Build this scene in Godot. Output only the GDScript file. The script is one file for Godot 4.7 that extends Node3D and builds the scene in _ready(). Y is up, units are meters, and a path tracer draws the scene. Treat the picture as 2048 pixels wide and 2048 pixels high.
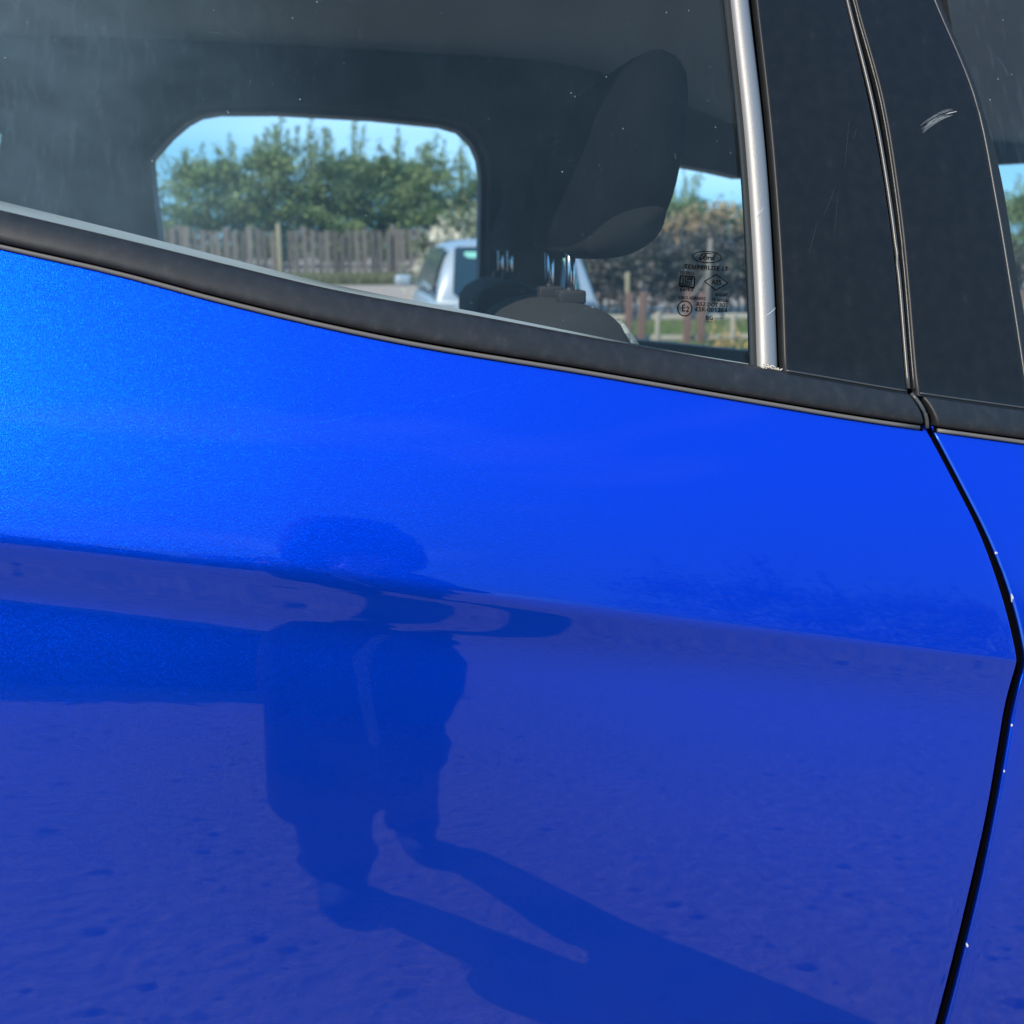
extends Node3D
# Metres, y up. The blue car's near side lies close to z = 0 and runs along x (front towards +x);
# the photographer stands on the +z side, the yard, fence and hedge lie beyond the car towards -z.

var rng := RandomNumberGenerator.new()
var used := {}
var M := {}

# ---------------------------------------------------------------- car body side: crease line and section
const BELT_BOTTOM := [Vector2(-1.6, 1.62), Vector2(-0.5, 1.4095), Vector2(-0.2354, 1.3491), Vector2(-0.1538, 1.3295), Vector2(-0.0970, 1.3134), Vector2(0.0232, 1.2840), Vector2(0.1893, 1.2537), Vector2(0.3056, 1.2321), Vector2(0.4150, 1.2123), Vector2(0.4650, 1.2043), Vector2(0.5571, 1.1899), Vector2(1.0, 1.125), Vector2(2.6, 0.93)]
const BELT_TOP := [Vector2(-1.6, 1.65), Vector2(-0.5, 1.436), Vector2(-0.2355, 1.3747), Vector2(-0.1535, 1.3549), Vector2(-0.0861, 1.3380), Vector2(-0.0162, 1.3210), Vector2(0.0968, 1.2995), Vector2(0.2209, 1.2757), Vector2(0.3174, 1.2586), Vector2(0.3423, 1.2545), Vector2(0.4533, 1.2349), Vector2(0.5615, 1.2184), Vector2(1.0, 1.152), Vector2(2.6, 0.955)]
const SILVER_L := [Vector2(0.3412, 1.62), Vector2(0.3397, 1.5566), Vector2(0.3372, 1.4288), Vector2(0.3292, 1.3085), Vector2(0.3242, 1.2565)]
const SILVER_R := [Vector2(0.3572, 1.62), Vector2(0.3564, 1.5574), Vector2(0.3547, 1.4291), Vector2(0.3465, 1.3083), Vector2(0.3413, 1.2535)]
const PANEL_A_L := [Vector2(0.3616, 1.62), Vector2(0.3603, 1.5575), Vector2(0.3576, 1.4292), Vector2(0.3494, 1.3083), Vector2(0.3436, 1.2540)]
const PANEL_A_R := [Vector2(0.4440, 1.62), Vector2(0.4498, 1.5605), Vector2(0.4608, 1.4442), Vector2(0.4623, 1.3615), Vector2(0.4544, 1.2342)]
const PANEL_B_L := [Vector2(0.4517, 1.62), Vector2(0.4577, 1.5608), Vector2(0.4698, 1.4729), Vector2(0.4710, 1.3912), Vector2(0.4610, 1.2330)]
const PANEL_B_R := [Vector2(0.5250, 1.62), Vector2(0.5409, 1.5636), Vector2(0.5640, 1.4841), Vector2(0.5692, 1.3882), Vector2(0.5693, 1.3190), Vector2(0.5675, 1.2160)]
const FRONT_GLASS_L := [Vector2(0.5390, 1.62), Vector2(0.5533, 1.5657), Vector2(0.5758, 1.4886), Vector2(0.5851, 1.4175), Vector2(0.5855, 1.3438), Vector2(0.5846, 1.2110)]
const REAR_GLASS_R := [Vector2(0.3332, 1.62), Vector2(0.3324, 1.5586), Vector2(0.3307, 1.4295), Vector2(0.3224, 1.3081), Vector2(0.3172, 1.2581)]
const GAP_L := [Vector2(0.4650, 1.2100), Vector2(0.4853, 1.1658), Vector2(0.5031, 1.1246), Vector2(0.5148, 1.0857), Vector2(0.5229, 1.0488), Vector2(0.5262, 1.0260), Vector2(0.5244, 1.0040), Vector2(0.5202, 0.9727), Vector2(0.5147, 0.9377), Vector2(0.5079, 0.8908), Vector2(0.4999, 0.8427), Vector2(0.4903, 0.7812), Vector2(0.4791, 0.7062), Vector2(0.42, 0.30)]
const GAP_R := [Vector2(0.4699, 1.2100), Vector2(0.4911, 1.1634), Vector2(0.5101, 1.1201), Vector2(0.5219, 1.0852), Vector2(0.5305, 1.0481), Vector2(0.5333, 1.0254), Vector2(0.5319, 0.9985), Vector2(0.5275, 0.9675), Vector2(0.5219, 0.9325), Vector2(0.5155, 0.8899), Vector2(0.5085, 0.8416), Vector2(0.4990, 0.7800), Vector2(0.4879, 0.7048), Vector2(0.4288, 0.30)]
const FAR_REAR_HOLE := [Vector2(-0.362, 1.45), Vector2(-0.358, 1.512), Vector2(-0.317, 1.551), Vector2(-0.284, 1.575), Vector2(-0.259, 1.587), Vector2(-0.225, 1.593), Vector2(-0.118, 1.595), Vector2(0.060, 1.589), Vector2(0.192, 1.579), Vector2(0.229, 1.570), Vector2(0.255, 1.548), Vector2(0.270, 1.520), Vector2(0.276, 1.490), Vector2(0.278, 1.45), Vector2(0.284, 1.19), Vector2(-0.365, 1.29)]
const FAR_FRONT_HOLE := [Vector2(0.462, 1.45), Vector2(0.462, 1.531), Vector2(0.60, 1.522), Vector2(0.683, 1.514), Vector2(0.76, 1.503), Vector2(0.825, 1.491), Vector2(0.95, 1.492), Vector2(1.20, 1.513), Vector2(1.40, 1.523), Vector2(1.60, 1.535), Vector2(1.64, 1.45), Vector2(1.70, 1.03), Vector2(0.460, 1.165)]
const FAR_QUARTER_HOLE := [Vector2(-1.05, 1.45), Vector2(-1.04, 1.54), Vector2(-0.70, 1.575), Vector2(-0.63, 1.566), Vector2(-0.614, 1.55), Vector2(-0.625, 1.52), Vector2(-0.66, 1.45), Vector2(-0.68, 1.42), Vector2(-1.05, 1.44)]

var VS := PackedFloat32Array()
var XS := PackedFloat32Array()
var ZT: Array[PackedFloat32Array] = []


func crease(x: float) -> float:
	return 1.11842633 - 0.1721942 * x - 0.01080807 * x * x


func section_knots(x: float) -> Array:
	var u := clampf((x + 0.23) / 0.75, 0.0, 1.0)
	var under := -5.0 - 12.0 * pow(1.0 - minf(1.0, u * 1.15), 2.0)
	var r := 3.3 - 2.7 * u
	return [Vector2(-0.8, -12), Vector2(-0.55, -6), Vector2(-0.38, -0.5), Vector2(-0.29, 1.5), Vector2(-0.19, 4.2), Vector2(-0.105, 7.4), Vector2(-0.083, 8.8), Vector2(-0.062, 9.4), Vector2(-0.043, 5), Vector2(-0.018 - 0.003 * r, under + 1.5), Vector2(-0.004 * r, under), Vector2(0.004 * r, 16.5), Vector2(0.011, 17), Vector2(0.04, 19.5), Vector2(0.165, 25.5), Vector2(0.7, 25.5)]


func monotone(k: Array, v: float, m: PackedFloat32Array) -> float:
	var n := k.size()
	if v <= k[0].x: return k[0].y
	if v >= k[n - 1].x: return k[n - 1].y
	var i := 0
	while k[i + 1].x < v: i += 1
	var h: float = k[i + 1].x - k[i].x
	var t: float = (v - k[i].x) / h
	var t2 := t * t
	var t3 := t2 * t
	return (2 * t3 - 3 * t2 + 1) * k[i].y + (t3 - 2 * t2 + t) * h * m[i] + (-2 * t3 + 3 * t2) * k[i + 1].y + (t3 - t2) * h * m[i + 1]


func slopes(k: Array) -> PackedFloat32Array:
	var n := k.size()
	var m := PackedFloat32Array()
	m.resize(n)
	for i in n:
		if i == 0: m[i] = (k[1].y - k[0].y) / (k[1].x - k[0].x)
		elif i == n - 1: m[i] = (k[i].y - k[i - 1].y) / (k[i].x - k[i - 1].x)
		else:
			var ha: float = k[i].x - k[i - 1].x
			var hb: float = k[i + 1].x - k[i].x
			var da: float = (k[i].y - k[i - 1].y) / ha
			var db: float = (k[i + 1].y - k[i].y) / hb
			if da * db > 0.0:
				var wa := 2 * hb + ha
				var wb := hb + 2 * ha
				m[i] = (wa + wb) / (wa / da + wb / db)
	return m


func prepare_section() -> void:
	for i in 40: VS.append(lerpf(-0.8, -0.12, i / 40.0))
	for i in 54: VS.append(lerpf(-0.12, -0.012, i / 54.0))
	for i in 48: VS.append(lerpf(-0.012, 0.012, i / 48.0))
	for i in 60: VS.append(lerpf(0.012, 0.6, i / 59.0))
	for c in 102:
		var x := -1.7 + 0.0425 * c
		XS.append(x)
		var k := section_knots(x)
		var m := slopes(k)
		var z := PackedFloat32Array()
		var acc := 0.0
		var prev := tan(deg_to_rad(monotone(k, VS[0], m)))
		z.append(0.0)
		var zero := 0.0
		for j in range(1, VS.size()):
			var s := tan(deg_to_rad(monotone(k, VS[j], m)))
			acc -= (s + prev) * 0.5 * (VS[j] - VS[j - 1])
			z.append(acc)
			if VS[j - 1] < 0.0 and VS[j] >= 0.0:
				zero = lerpf(z[j - 1], z[j], -VS[j - 1] / (VS[j] - VS[j - 1]))
			prev = s
		for j in z.size(): z[j] -= zero
		ZT.append(z)


func at_v(t: PackedFloat32Array, v: float) -> float:
	var n := VS.size()
	v = clampf(v, VS[0], VS[n - 1])
	var i := clampi(VS.bsearch(v) - 1, 0, n - 2)
	return lerpf(t[i], t[i + 1], (v - VS[i]) / (VS[i + 1] - VS[i]))


func side_z(x: float, y: float) -> float:
	var f := clampf((x + 1.7) / 0.0425, 1.0, 98.999)
	var i := int(f)
	var v := y - crease(x)
	return cubic_interpolate(at_v(ZT[i], v), at_v(ZT[i + 1], v), at_v(ZT[i - 1], v), at_v(ZT[i + 2], v), f - i)


func on_side(x: float, y: float, off := 0.0) -> Vector3:
	return Vector3(x, y, side_z(x, y) + off)


func line_y(p: Array, x: float) -> float:     # y of a smooth line that runs along x
	var i := 0
	while i < p.size() - 2 and p[i + 1].x < x: i += 1
	var n := p.size() - 1
	return hermite(p[maxi(i - 1, 0)], p[i], p[i + 1], p[mini(i + 2, n)], x)


func line_x(p: Array, y: float) -> float:     # x of a smooth line that runs downwards
	var i := 0
	while i < p.size() - 2 and p[i + 1].y > y: i += 1
	var n := p.size() - 1
	var f := func(q: Vector2) -> Vector2: return Vector2(-q.y, q.x)
	return hermite(f.call(p[maxi(i - 1, 0)]), f.call(p[i]), f.call(p[i + 1]), f.call(p[mini(i + 2, n)]), -y)


func hermite(a: Vector2, b: Vector2, c: Vector2, d: Vector2, x: float) -> float:
	var h := c.x - b.x
	var m := (c.y - b.y) / h
	var mb := m if a == b else lerpf((b.y - a.y) / (b.x - a.x), m, (b.x - a.x) / (h + b.x - a.x))
	var mc := m if d == c else lerpf(m, (d.y - c.y) / (d.x - c.x), h / (h + d.x - c.x))
	var t := (x - b.x) / h
	if t < 0.0: return b.y + mb * (x - b.x)
	if t > 1.0: return c.y + mc * (x - c.x)
	var t2 := t * t
	var t3 := t2 * t
	return (2 * t3 - 3 * t2 + 1) * b.y + (t3 - 2 * t2 + t) * h * mb + (-2 * t3 + 3 * t2) * c.y + (t3 - t2) * h * mc


# ---------------------------------------------------------------- nodes
func add(called: String, mesh: Mesh, mat: Material, parent: Node = null) -> MeshInstance3D:
	var o := MeshInstance3D.new()
	o.mesh = mesh
	o.material_override = mat
	put(o, called, parent)
	return o


func put(o: Node3D, called: String, parent: Node = null) -> void:
	if parent == null: parent = self
	var key := str(parent.get_instance_id()) + called
	var n: int = used.get(key, 0)
	used[key] = n + 1
	o.name = called if n == 0 else "%s_%03d" % [called, n]
	parent.add_child(o, true)


func thing(called: String, label: String, category: String, at := Vector3.ZERO, turn := 0.0, group := "") -> Node3D:
	var o := Node3D.new()
	put(o, called)
	o.position = at
	o.rotation.y = turn
	tag(o, label, category, group)
	return o


func tag(o: Node, label: String, category: String, group := "") -> void:
	o.set_meta("label", label)
	o.set_meta("category", category)
	if group: o.set_meta("group", group)


func structure(o: Node) -> void: o.set_meta("kind", "structure")


func stuff(o: Node) -> void: o.set_meta("kind", "stuff")


func copy_of(src: Node3D, label: String, at: Vector3, turn: float, size: float) -> Node3D:
	var o: Node3D = src.duplicate()
	var base := String(src.name).rstrip("0123456789").trim_suffix("_")
	put(o, base)
	o.position = at
	o.rotation.y = turn
	o.scale = Vector3.ONE * size
	o.set_meta("label", label)
	return o


# ---------------------------------------------------------------- materials
func lin(r: float, g: float, b: float, a := 1.0) -> Color:
	var c := Color(r, g, b).linear_to_srgb()
	c.a = a
	return c


func mat(r: float, g: float, b: float, rough := 0.6, metal := 0.0) -> StandardMaterial3D:
	var m := StandardMaterial3D.new()
	m.albedo_color = lin(r, g, b)
	m.roughness = rough
	m.metallic = metal
	return m


func noise(freq: float, octaves := 4, seed_ := 1, kind := FastNoiseLite.TYPE_SIMPLEX_SMOOTH) -> FastNoiseLite:
	var n := FastNoiseLite.new()
	n.noise_type = kind
	n.frequency = freq
	n.fractal_octaves = octaves
	n.seed = seed_
	return n


func noise_tex(n: FastNoiseLite, size := 512, ramp: Gradient = null, bump := 0.0) -> NoiseTexture2D:
	var t := NoiseTexture2D.new()
	t.width = size
	t.height = size
	t.seamless = true
	t.noise = n
	if ramp: t.color_ramp = ramp
	if bump > 0.0:
		t.as_normal_map = true
		t.bump_strength = bump
	return t


func ramp(stops: Array) -> Gradient:          # [offset, linear r, g, b]
	var g := Gradient.new()
	var o := PackedFloat32Array()
	var c := PackedColorArray()
	for s in stops:
		o.append(s[0])
		c.append(lin(s[1], s[2], s[3]))
	g.offsets = o
	g.colors = c
	return g


func triplanar(m: StandardMaterial3D, per_metre: float, in_world := true) -> void:
	m.uv1_triplanar = true
	m.uv1_world_triplanar = in_world
	m.uv1_scale = Vector3.ONE * per_metre


func make_materials() -> void:
	var paint := mat(0.0001, 0.078, 0.86, 0.38, 0.98)
	paint.clearcoat_enabled = true
	paint.clearcoat = 1.0
	paint.clearcoat_roughness = 0.024
	paint.normal_enabled = true
	var flakes := noise_tex(noise(0.33, 2, 5), 1024, null, 5.0)
	flakes.seamless = false
	paint.normal_texture = flakes
	paint.normal_scale = 0.24
	triplanar(paint, 4.2)
	M.paint = paint
	var edge := mat(0.01, 0.13, 0.75, 0.35, 0.6)  # brighter blue that stands for sunlight on the door edge
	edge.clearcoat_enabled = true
	M.sunlit_edge_paint = edge

	var grain := noise_tex(noise(0.16, 3, 8), 512, null, 3.0)
	var black := mat(0.011, 0.0115, 0.012, 0.42)
	black.normal_enabled = true
	black.normal_texture = grain
	black.normal_scale = 0.12
	black.metallic_specular = 0.37
	triplanar(black, 9.0)
	M.black_plastic = black
	black.albedo_color = Color.WHITE
	black.albedo_texture = noise_tex(noise(0.006, 4, 91), 1024, ramp([[0.0, 0.008, 0.0083, 0.009], [0.55, 0.0112, 0.0115, 0.012], [0.75, 0.0128, 0.013, 0.0134], [0.90, 0.0155, 0.0155, 0.016], [1.0, 0.024, 0.024, 0.024]]))
	var strip := mat(1, 1, 1, 0.48)
	strip.albedo_texture = noise_tex(noise(0.02, 5, 92), 512, ramp([[0.0, 0.013, 0.0122, 0.012], [0.5, 0.019, 0.0175, 0.0172], [0.75, 0.026, 0.024, 0.0235], [1.0, 0.05, 0.047, 0.045]]))
	strip.normal_enabled = true
	strip.normal_texture = grain
	strip.normal_scale = 0.07
	triplanar(strip, 7.0)
	M.seal = strip
	M.lip = mat(0.16, 0.15, 0.145, 0.5)
	var rub := mat(0.012, 0.016, 0.018, 0.75)
	rub.normal_enabled = true
	rub.normal_texture = grain
	rub.normal_scale = 0.8
	triplanar(rub, 12.0)
	M.rubber = rub
	M.pit = mat(0.003, 0.003, 0.004, 0.95)
	M.pit.metallic_specular = 0.05
	var sil := mat(0.33, 0.315, 0.30, 0.55, 0.55)
	sil.normal_enabled = true
	sil.normal_texture = noise_tex(noise(0.3, 2, 4), 256, null, 4.0)
	sil.normal_scale = 0.10
	triplanar(sil, 7.0)
	M.silver = sil
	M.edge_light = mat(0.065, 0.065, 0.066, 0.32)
	M.flock = mat(0.24, 0.28, 0.28, 0.95)
	M.chrome = mat(0.62, 0.63, 0.65, 0.2, 1.0)

	var pane := StandardMaterial3D.new()
	pane.albedo_color = lin(0.30, 0.36, 0.36, 0.015)
	pane.transparency = BaseMaterial3D.TRANSPARENCY_ALPHA
	pane.roughness = 0.0
	pane.metallic_specular = 0.36
	M.pane = pane
	var dark_glass := mat(0.015, 0.03, 0.04, 0.04)
	dark_glass.metallic_specular = 0.7
	M.dark_glass = dark_glass
	M.side_glass = mat(0.10, 0.15, 0.15, 0.08)
	M.ink = mat(0.002, 0.003, 0.005, 0.9)
	M.ink.metallic_specular = 0.05

	M.trim_dark = mat(0.018, 0.019, 0.022, 0.7)
	M.trim_edge = mat(0.085, 0.070, 0.058, 0.6)
	var lining := mat(0.42, 0.39, 0.34, 0.95)
	lining.normal_enabled = true
	lining.normal_texture = grain
	triplanar(lining, 6.0)
	M.headliner = lining
	var cloth := mat(0.005, 0.0056, 0.0068, 0.95)
	cloth.metallic_specular = 0.12
	cloth.normal_enabled = true
	cloth.normal_texture = grain
	cloth.normal_scale = 0.7
	triplanar(cloth, 14.0)
	M.seat = cloth
	var shoulder := mat(0.016, 0.018, 0.019, 0.9)
	shoulder.normal_enabled = true
	shoulder.normal_texture = grain
	shoulder.normal_scale = 0.6
	triplanar(shoulder, 14.0)
	M.seat_side = shoulder
	M.seat_lit_base = mat(0.0105, 0.0112, 0.0108, 0.95)
	M.seat_lit_base.metallic_specular = 0.15
	var weave := mat(1, 1, 1, 0.9)
	var im := Image.create(64, 64, false, Image.FORMAT_RGB8)
	for y in 64:
		for x in 64:
			var d := absf(fposmod(x + y * 0.5, 16.0) - 8.0) + absf(fposmod(y - x * 0.5, 16.0) - 8.0)
			im.set_pixel(x, y, lin(0.30, 0.36, 0.35) if d > 6.0 else lin(0.03, 0.05, 0.055))
	weave.albedo_texture = ImageTexture.create_from_image(im)
	triplanar(weave, 16.0)
	M.weave = weave
	M.chip = mat(0.75, 0.74, 0.70, 0.7)
	M.crumb = mat(0.62, 0.55, 0.45, 0.9)
	M.scratch = mat(0.085, 0.09, 0.095, 0.6)
	M.scuff = mat(0.26, 0.27, 0.27, 0.7)

	var ground := mat(1, 1, 1, 0.95)
	ground.albedo_texture = noise_tex(noise(0.02, 6, 21), 1024, ramp([[0.0, 0.25, 0.205, 0.165], [0.30, 0.335, 0.275, 0.22], [0.55, 0.385, 0.32, 0.26], [0.75, 0.42, 0.35, 0.285], [1.0, 0.50, 0.43, 0.36]]))
	ground.detail_enabled = true
	ground.detail_blend_mode = BaseMaterial3D.BLEND_MODE_MUL
	ground.detail_albedo = noise_tex(noise(0.021, 5, 33), 1024, ramp([[0.0, 0.50, 0.48, 0.47], [0.08, 0.66, 0.64, 0.62], [0.17, 0.95, 0.95, 0.95], [0.35, 1, 1, 1], [0.7, 1, 1, 1], [1.0, 0.82, 0.82, 0.82]]))
	ground.detail_mask = noise_tex(noise(0.004, 2, 3), 256, ramp([[0.0, 1, 1, 1], [1.0, 1, 1, 1]]))
	ground.normal_enabled = true
	ground.normal_texture = noise_tex(noise(0.05, 5, 12), 512, null, 3.5)
	triplanar(ground, 0.55)
	M.ground = ground
	var turf := mat(1, 1, 1, 0.95)
	turf.albedo_texture = noise_tex(noise(0.03, 5, 2), 512, ramp([[0.0, 0.06, 0.075, 0.03], [0.5, 0.10, 0.13, 0.045], [1.0, 0.19, 0.19, 0.09]]))
	triplanar(turf, 0.4)
	M.turf = turf
	var leafy := mat(1, 1, 1, 0.7)
	leafy.vertex_color_use_as_albedo = true
	leafy.backlight_enabled = true
	leafy.backlight = Color(0.35, 0.42, 0.2)
	M.leaf = leafy
	var tinted := mat(1, 1, 1, 0.85)
	tinted.vertex_color_use_as_albedo = true
	M.tinted = tinted
	M.bark = mat(0.09, 0.065, 0.045, 0.95)
	for i in 4:
		var w := mat(1, 1, 1, 0.92)
		var k: float = [0.82, 0.64, 0.96, 0.48][i]
		w.albedo_texture = noise_tex(noise(0.03, 4, 40 + i), 128, ramp([[0.0, 0.13 * k, 0.12 * k, 0.105 * k], [0.6, 0.22 * k, 0.20 * k, 0.175 * k], [1.0, 0.30 * k, 0.275 * k, 0.24 * k]]))
		w.uv1_triplanar = true
		w.uv1_world_triplanar = true
		w.uv1_scale = Vector3(6, 0.5, 6)
		M["board%d" % i] = w
	M.pale_post = mat(0.33, 0.30, 0.19, 0.85)
	M.rail_wood = mat(0.40, 0.38, 0.31, 0.9)
	M.grey_wood = mat(0.20, 0.19, 0.165, 0.9)
	M.red_post = mat(0.17, 0.105, 0.085, 0.85)
	var vp := mat(0.29, 0.37, 0.43, 0.35, 0.1)
	vp.clearcoat_enabled = true
	M.van_paint = vp
	M.van_trim = mat(0.035, 0.05, 0.05, 0.6)
	M.mint = mat(0.25, 0.62, 0.50, 0.3)
	M.tyre = mat(0.015, 0.015, 0.016, 0.85)
	M.rim = mat(0.45, 0.46, 0.48, 0.3, 0.8)
	M.lamp = mat(0.55, 0.58, 0.60, 0.1)
	var np := mat(0.008, 0.011, 0.018, 0.3, 0.2)
	np.clearcoat_enabled = true
	M.navy_paint = np
	M.skin = mat(0.42, 0.25, 0.18, 0.6)
	M.coat = mat(0.012, 0.014, 0.02, 0.9)
	M.trouser = mat(0.014, 0.016, 0.024, 0.9)
	M.shirt = mat(0.42, 0.50, 0.52, 0.9)
	M.shoe = mat(0.06, 0.11, 0.10, 0.7)
	M.hat = mat(0.016, 0.016, 0.02, 0.95)
	M.eye = mat(0.02, 0.015, 0.012, 0.2)
	M.phone = mat(0.01, 0.01, 0.012, 0.2)
	M.phone_lens = mat(0.004, 0.005, 0.008, 0.05)


# ---------------------------------------------------------------- mesh helpers
func begin() -> SurfaceTool:
	var st := SurfaceTool.new()
	st.begin(Mesh.PRIMITIVE_TRIANGLES)
	return st


func sheet(rows: Array, uv := false, closed := false) -> ArrayMesh:   # rows of points, row 0 lowest; seen from the side where rows run to the right
	var st := begin()
	st.set_smooth_group(0)
	sheet_into(st, rows, 0, uv, closed)
	st.generate_normals()
	return st.commit()


func sheet_into(st: SurfaceTool, rows: Array, first: int, uv := false, closed := false) -> int:
	var w: int = rows[0].size()
	for j in rows.size():
		for i in w:
			if uv: st.set_uv(Vector2(float(i) / (w - 1), 1.0 - float(j) / (rows.size() - 1)))
			st.add_vertex(rows[j][i])
	for j in rows.size() - 1:
		for i in (w if closed else w - 1):
			var a := first + j * w + i
			var b := first + j * w + (i + 1) % w
			for k in [a, a + w, b + w, a, b + w, b]: st.add_index(k)
	return first + w * rows.size()


func tube(path: Array, r: float, sides := 8, tip := 1.0) -> ArrayMesh:
	var st := begin()
	st.set_smooth_group(0)
	tube_into(st, path, r, sides, 0, tip)
	st.generate_normals()
	return st.commit()


func tube_into(st: SurfaceTool, path: Array, r: float, sides: int, first: int, tip := 1.0) -> int:
	var rows := []
	for i in path.size():
		var d: Vector3 = (path[mini(i + 1, path.size() - 1)] - path[maxi(i - 1, 0)]).normalized()
		var s := d.cross(Vector3.UP if absf(d.y) < 0.9 else Vector3.RIGHT).normalized()
		var t := s.cross(d)
		var row := []
		var rr := r * lerpf(1.0, tip, float(i) / (path.size() - 1))
		for k in sides: row.append(path[i] + (s * cos(TAU * k / sides) + t * sin(TAU * k / sides)) * rr)
		rows.append(row)
	var c0 := []
	var c1 := []
	for k in sides:
		c0.append(path[0])
		c1.append(path[path.size() - 1])
	rows.push_front(c0)
	rows.push_back(c1)
	return sheet_into(st, rows, first, false, true)


func rounded_box(size: Vector3, r: float, n := 4) -> ArrayMesh:
	var rows := []
	var half := size / 2 - Vector3.ONE * r
	var turns := []
	for q in 4:
		for i in n + 1: turns.append((q + float(i) / n) * PI / 2 + 0.0)
	var tilts := []
	for i in n + 1: tilts.append(Vector2(-PI / 2 + i * PI / 2 / n, -1))
	for i in n + 1: tilts.append(Vector2(i * PI / 2 / n, 1))
	for e in tilts:
		var row := []
		for k in turns.size():
			var q := k / (n + 1)
			var a: float = turns[k]
			var sx: float = [1, -1, -1, 1][q]
			var sz: float = [1, 1, -1, -1][q]
			row.append(Vector3(sx * half.x, e.y * half.y, sz * half.z) + Vector3(cos(e.x) * cos(a), sin(e.x), cos(e.x) * sin(a)) * r)
		row.reverse()
		rows.append(row)
	var top := []
	var low := []
	for k in turns.size():
		low.append(Vector3(0, -size.y / 2, 0))
		top.append(Vector3(0, size.y / 2, 0))
	rows.push_front(low)
	rows.push_back(top)
	return sheet(rows, false, true)


func pillow(profile: Array, z0: float, z1: float, power := 4.0, steps := 14) -> ArrayMesh:   # a side outline in x, y with soft edges across z
	var c := Vector2.ZERO
	for p in profile: c += p / profile.size()
	var dense := []
	for i in profile.size():
		var p0: Vector2 = profile[(i + profile.size() - 1) % profile.size()]
		var p1: Vector2 = profile[i]
		var p2: Vector2 = profile[(i + 1) % profile.size()]
		var p3: Vector2 = profile[(i + 2) % profile.size()]
		for k in 4: dense.append(p1.cubic_interpolate(p2, p0, p3, k / 4.0))
	var rows := []
	for j in steps + 1:
		var t := sin((float(j) / steps - 0.5) * PI)
		var s := pow(maxf(0.0, 1.0 - pow(absf(t), power)), 1.0 / power)
		var row := []
		for p in dense:
			var q: Vector2 = c + (p - c) * lerpf(0.55, 1.0, s) if j != 0 and j != steps else c
			row.append(Vector3(q.x, q.y, lerpf(z0, z1, t * 0.5 + 0.5)))
		rows.append(row)
	return sheet(rows, false, true)


func flat_polygon(st: SurfaceTool, poly: PackedVector2Array, place: Callable) -> void:
	var idx := Geometry2D.triangulate_polygon(poly)
	for i in range(0, idx.size(), 3):
		for k in 3: st.add_vertex(place.call(poly[idx[i + k]]))


func prism(poly: PackedVector2Array, z0: float, z1: float) -> ArrayMesh:
	var st := begin()
	st.set_smooth_group(-1)
	flat_polygon(st, poly, func(p): return Vector3(p.x, p.y, z1))
	flat_polygon(st, poly, func(p): return Vector3(p.x, p.y, z0))
	for i in poly.size():
		var a := poly[i]
		var b := poly[(i + 1) % poly.size()]
		for v in [Vector3(a.x, a.y, z0), Vector3(a.x, a.y, z1), Vector3(b.x, b.y, z1), Vector3(a.x, a.y, z0), Vector3(b.x, b.y, z1), Vector3(b.x, b.y, z0)]: st.add_vertex(v)
	st.generate_normals()
	return st.commit()


func disc_wheel(r: float, w: float) -> ArrayMesh:       # lathe about x
	var rows := []
	for p in [Vector2(0.62, -0.5), Vector2(0.93, -0.5), Vector2(1.0, -0.36), Vector2(1.0, 0.36), Vector2(0.93, 0.5), Vector2(0.62, 0.5), Vector2(0.62, -0.5)]:
		var row := []
		for k in 28: row.append(Vector3(p.y * w, cos(TAU * k / 28) * p.x * r, sin(TAU * k / 28) * p.x * r))
		rows.append(row)
	return sheet(rows, false, true)


# surface nets over a smooth union of tapered capsules: [from, to, radius at from, radius at to]
func body_mesh(bones: Array, cell: float, blend := 0.03) -> ArrayMesh:
	var st := begin()
	st.set_smooth_group(0)
	body_into(st, bones, cell, blend, 0)
	st.generate_normals()
	return st.commit()


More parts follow.
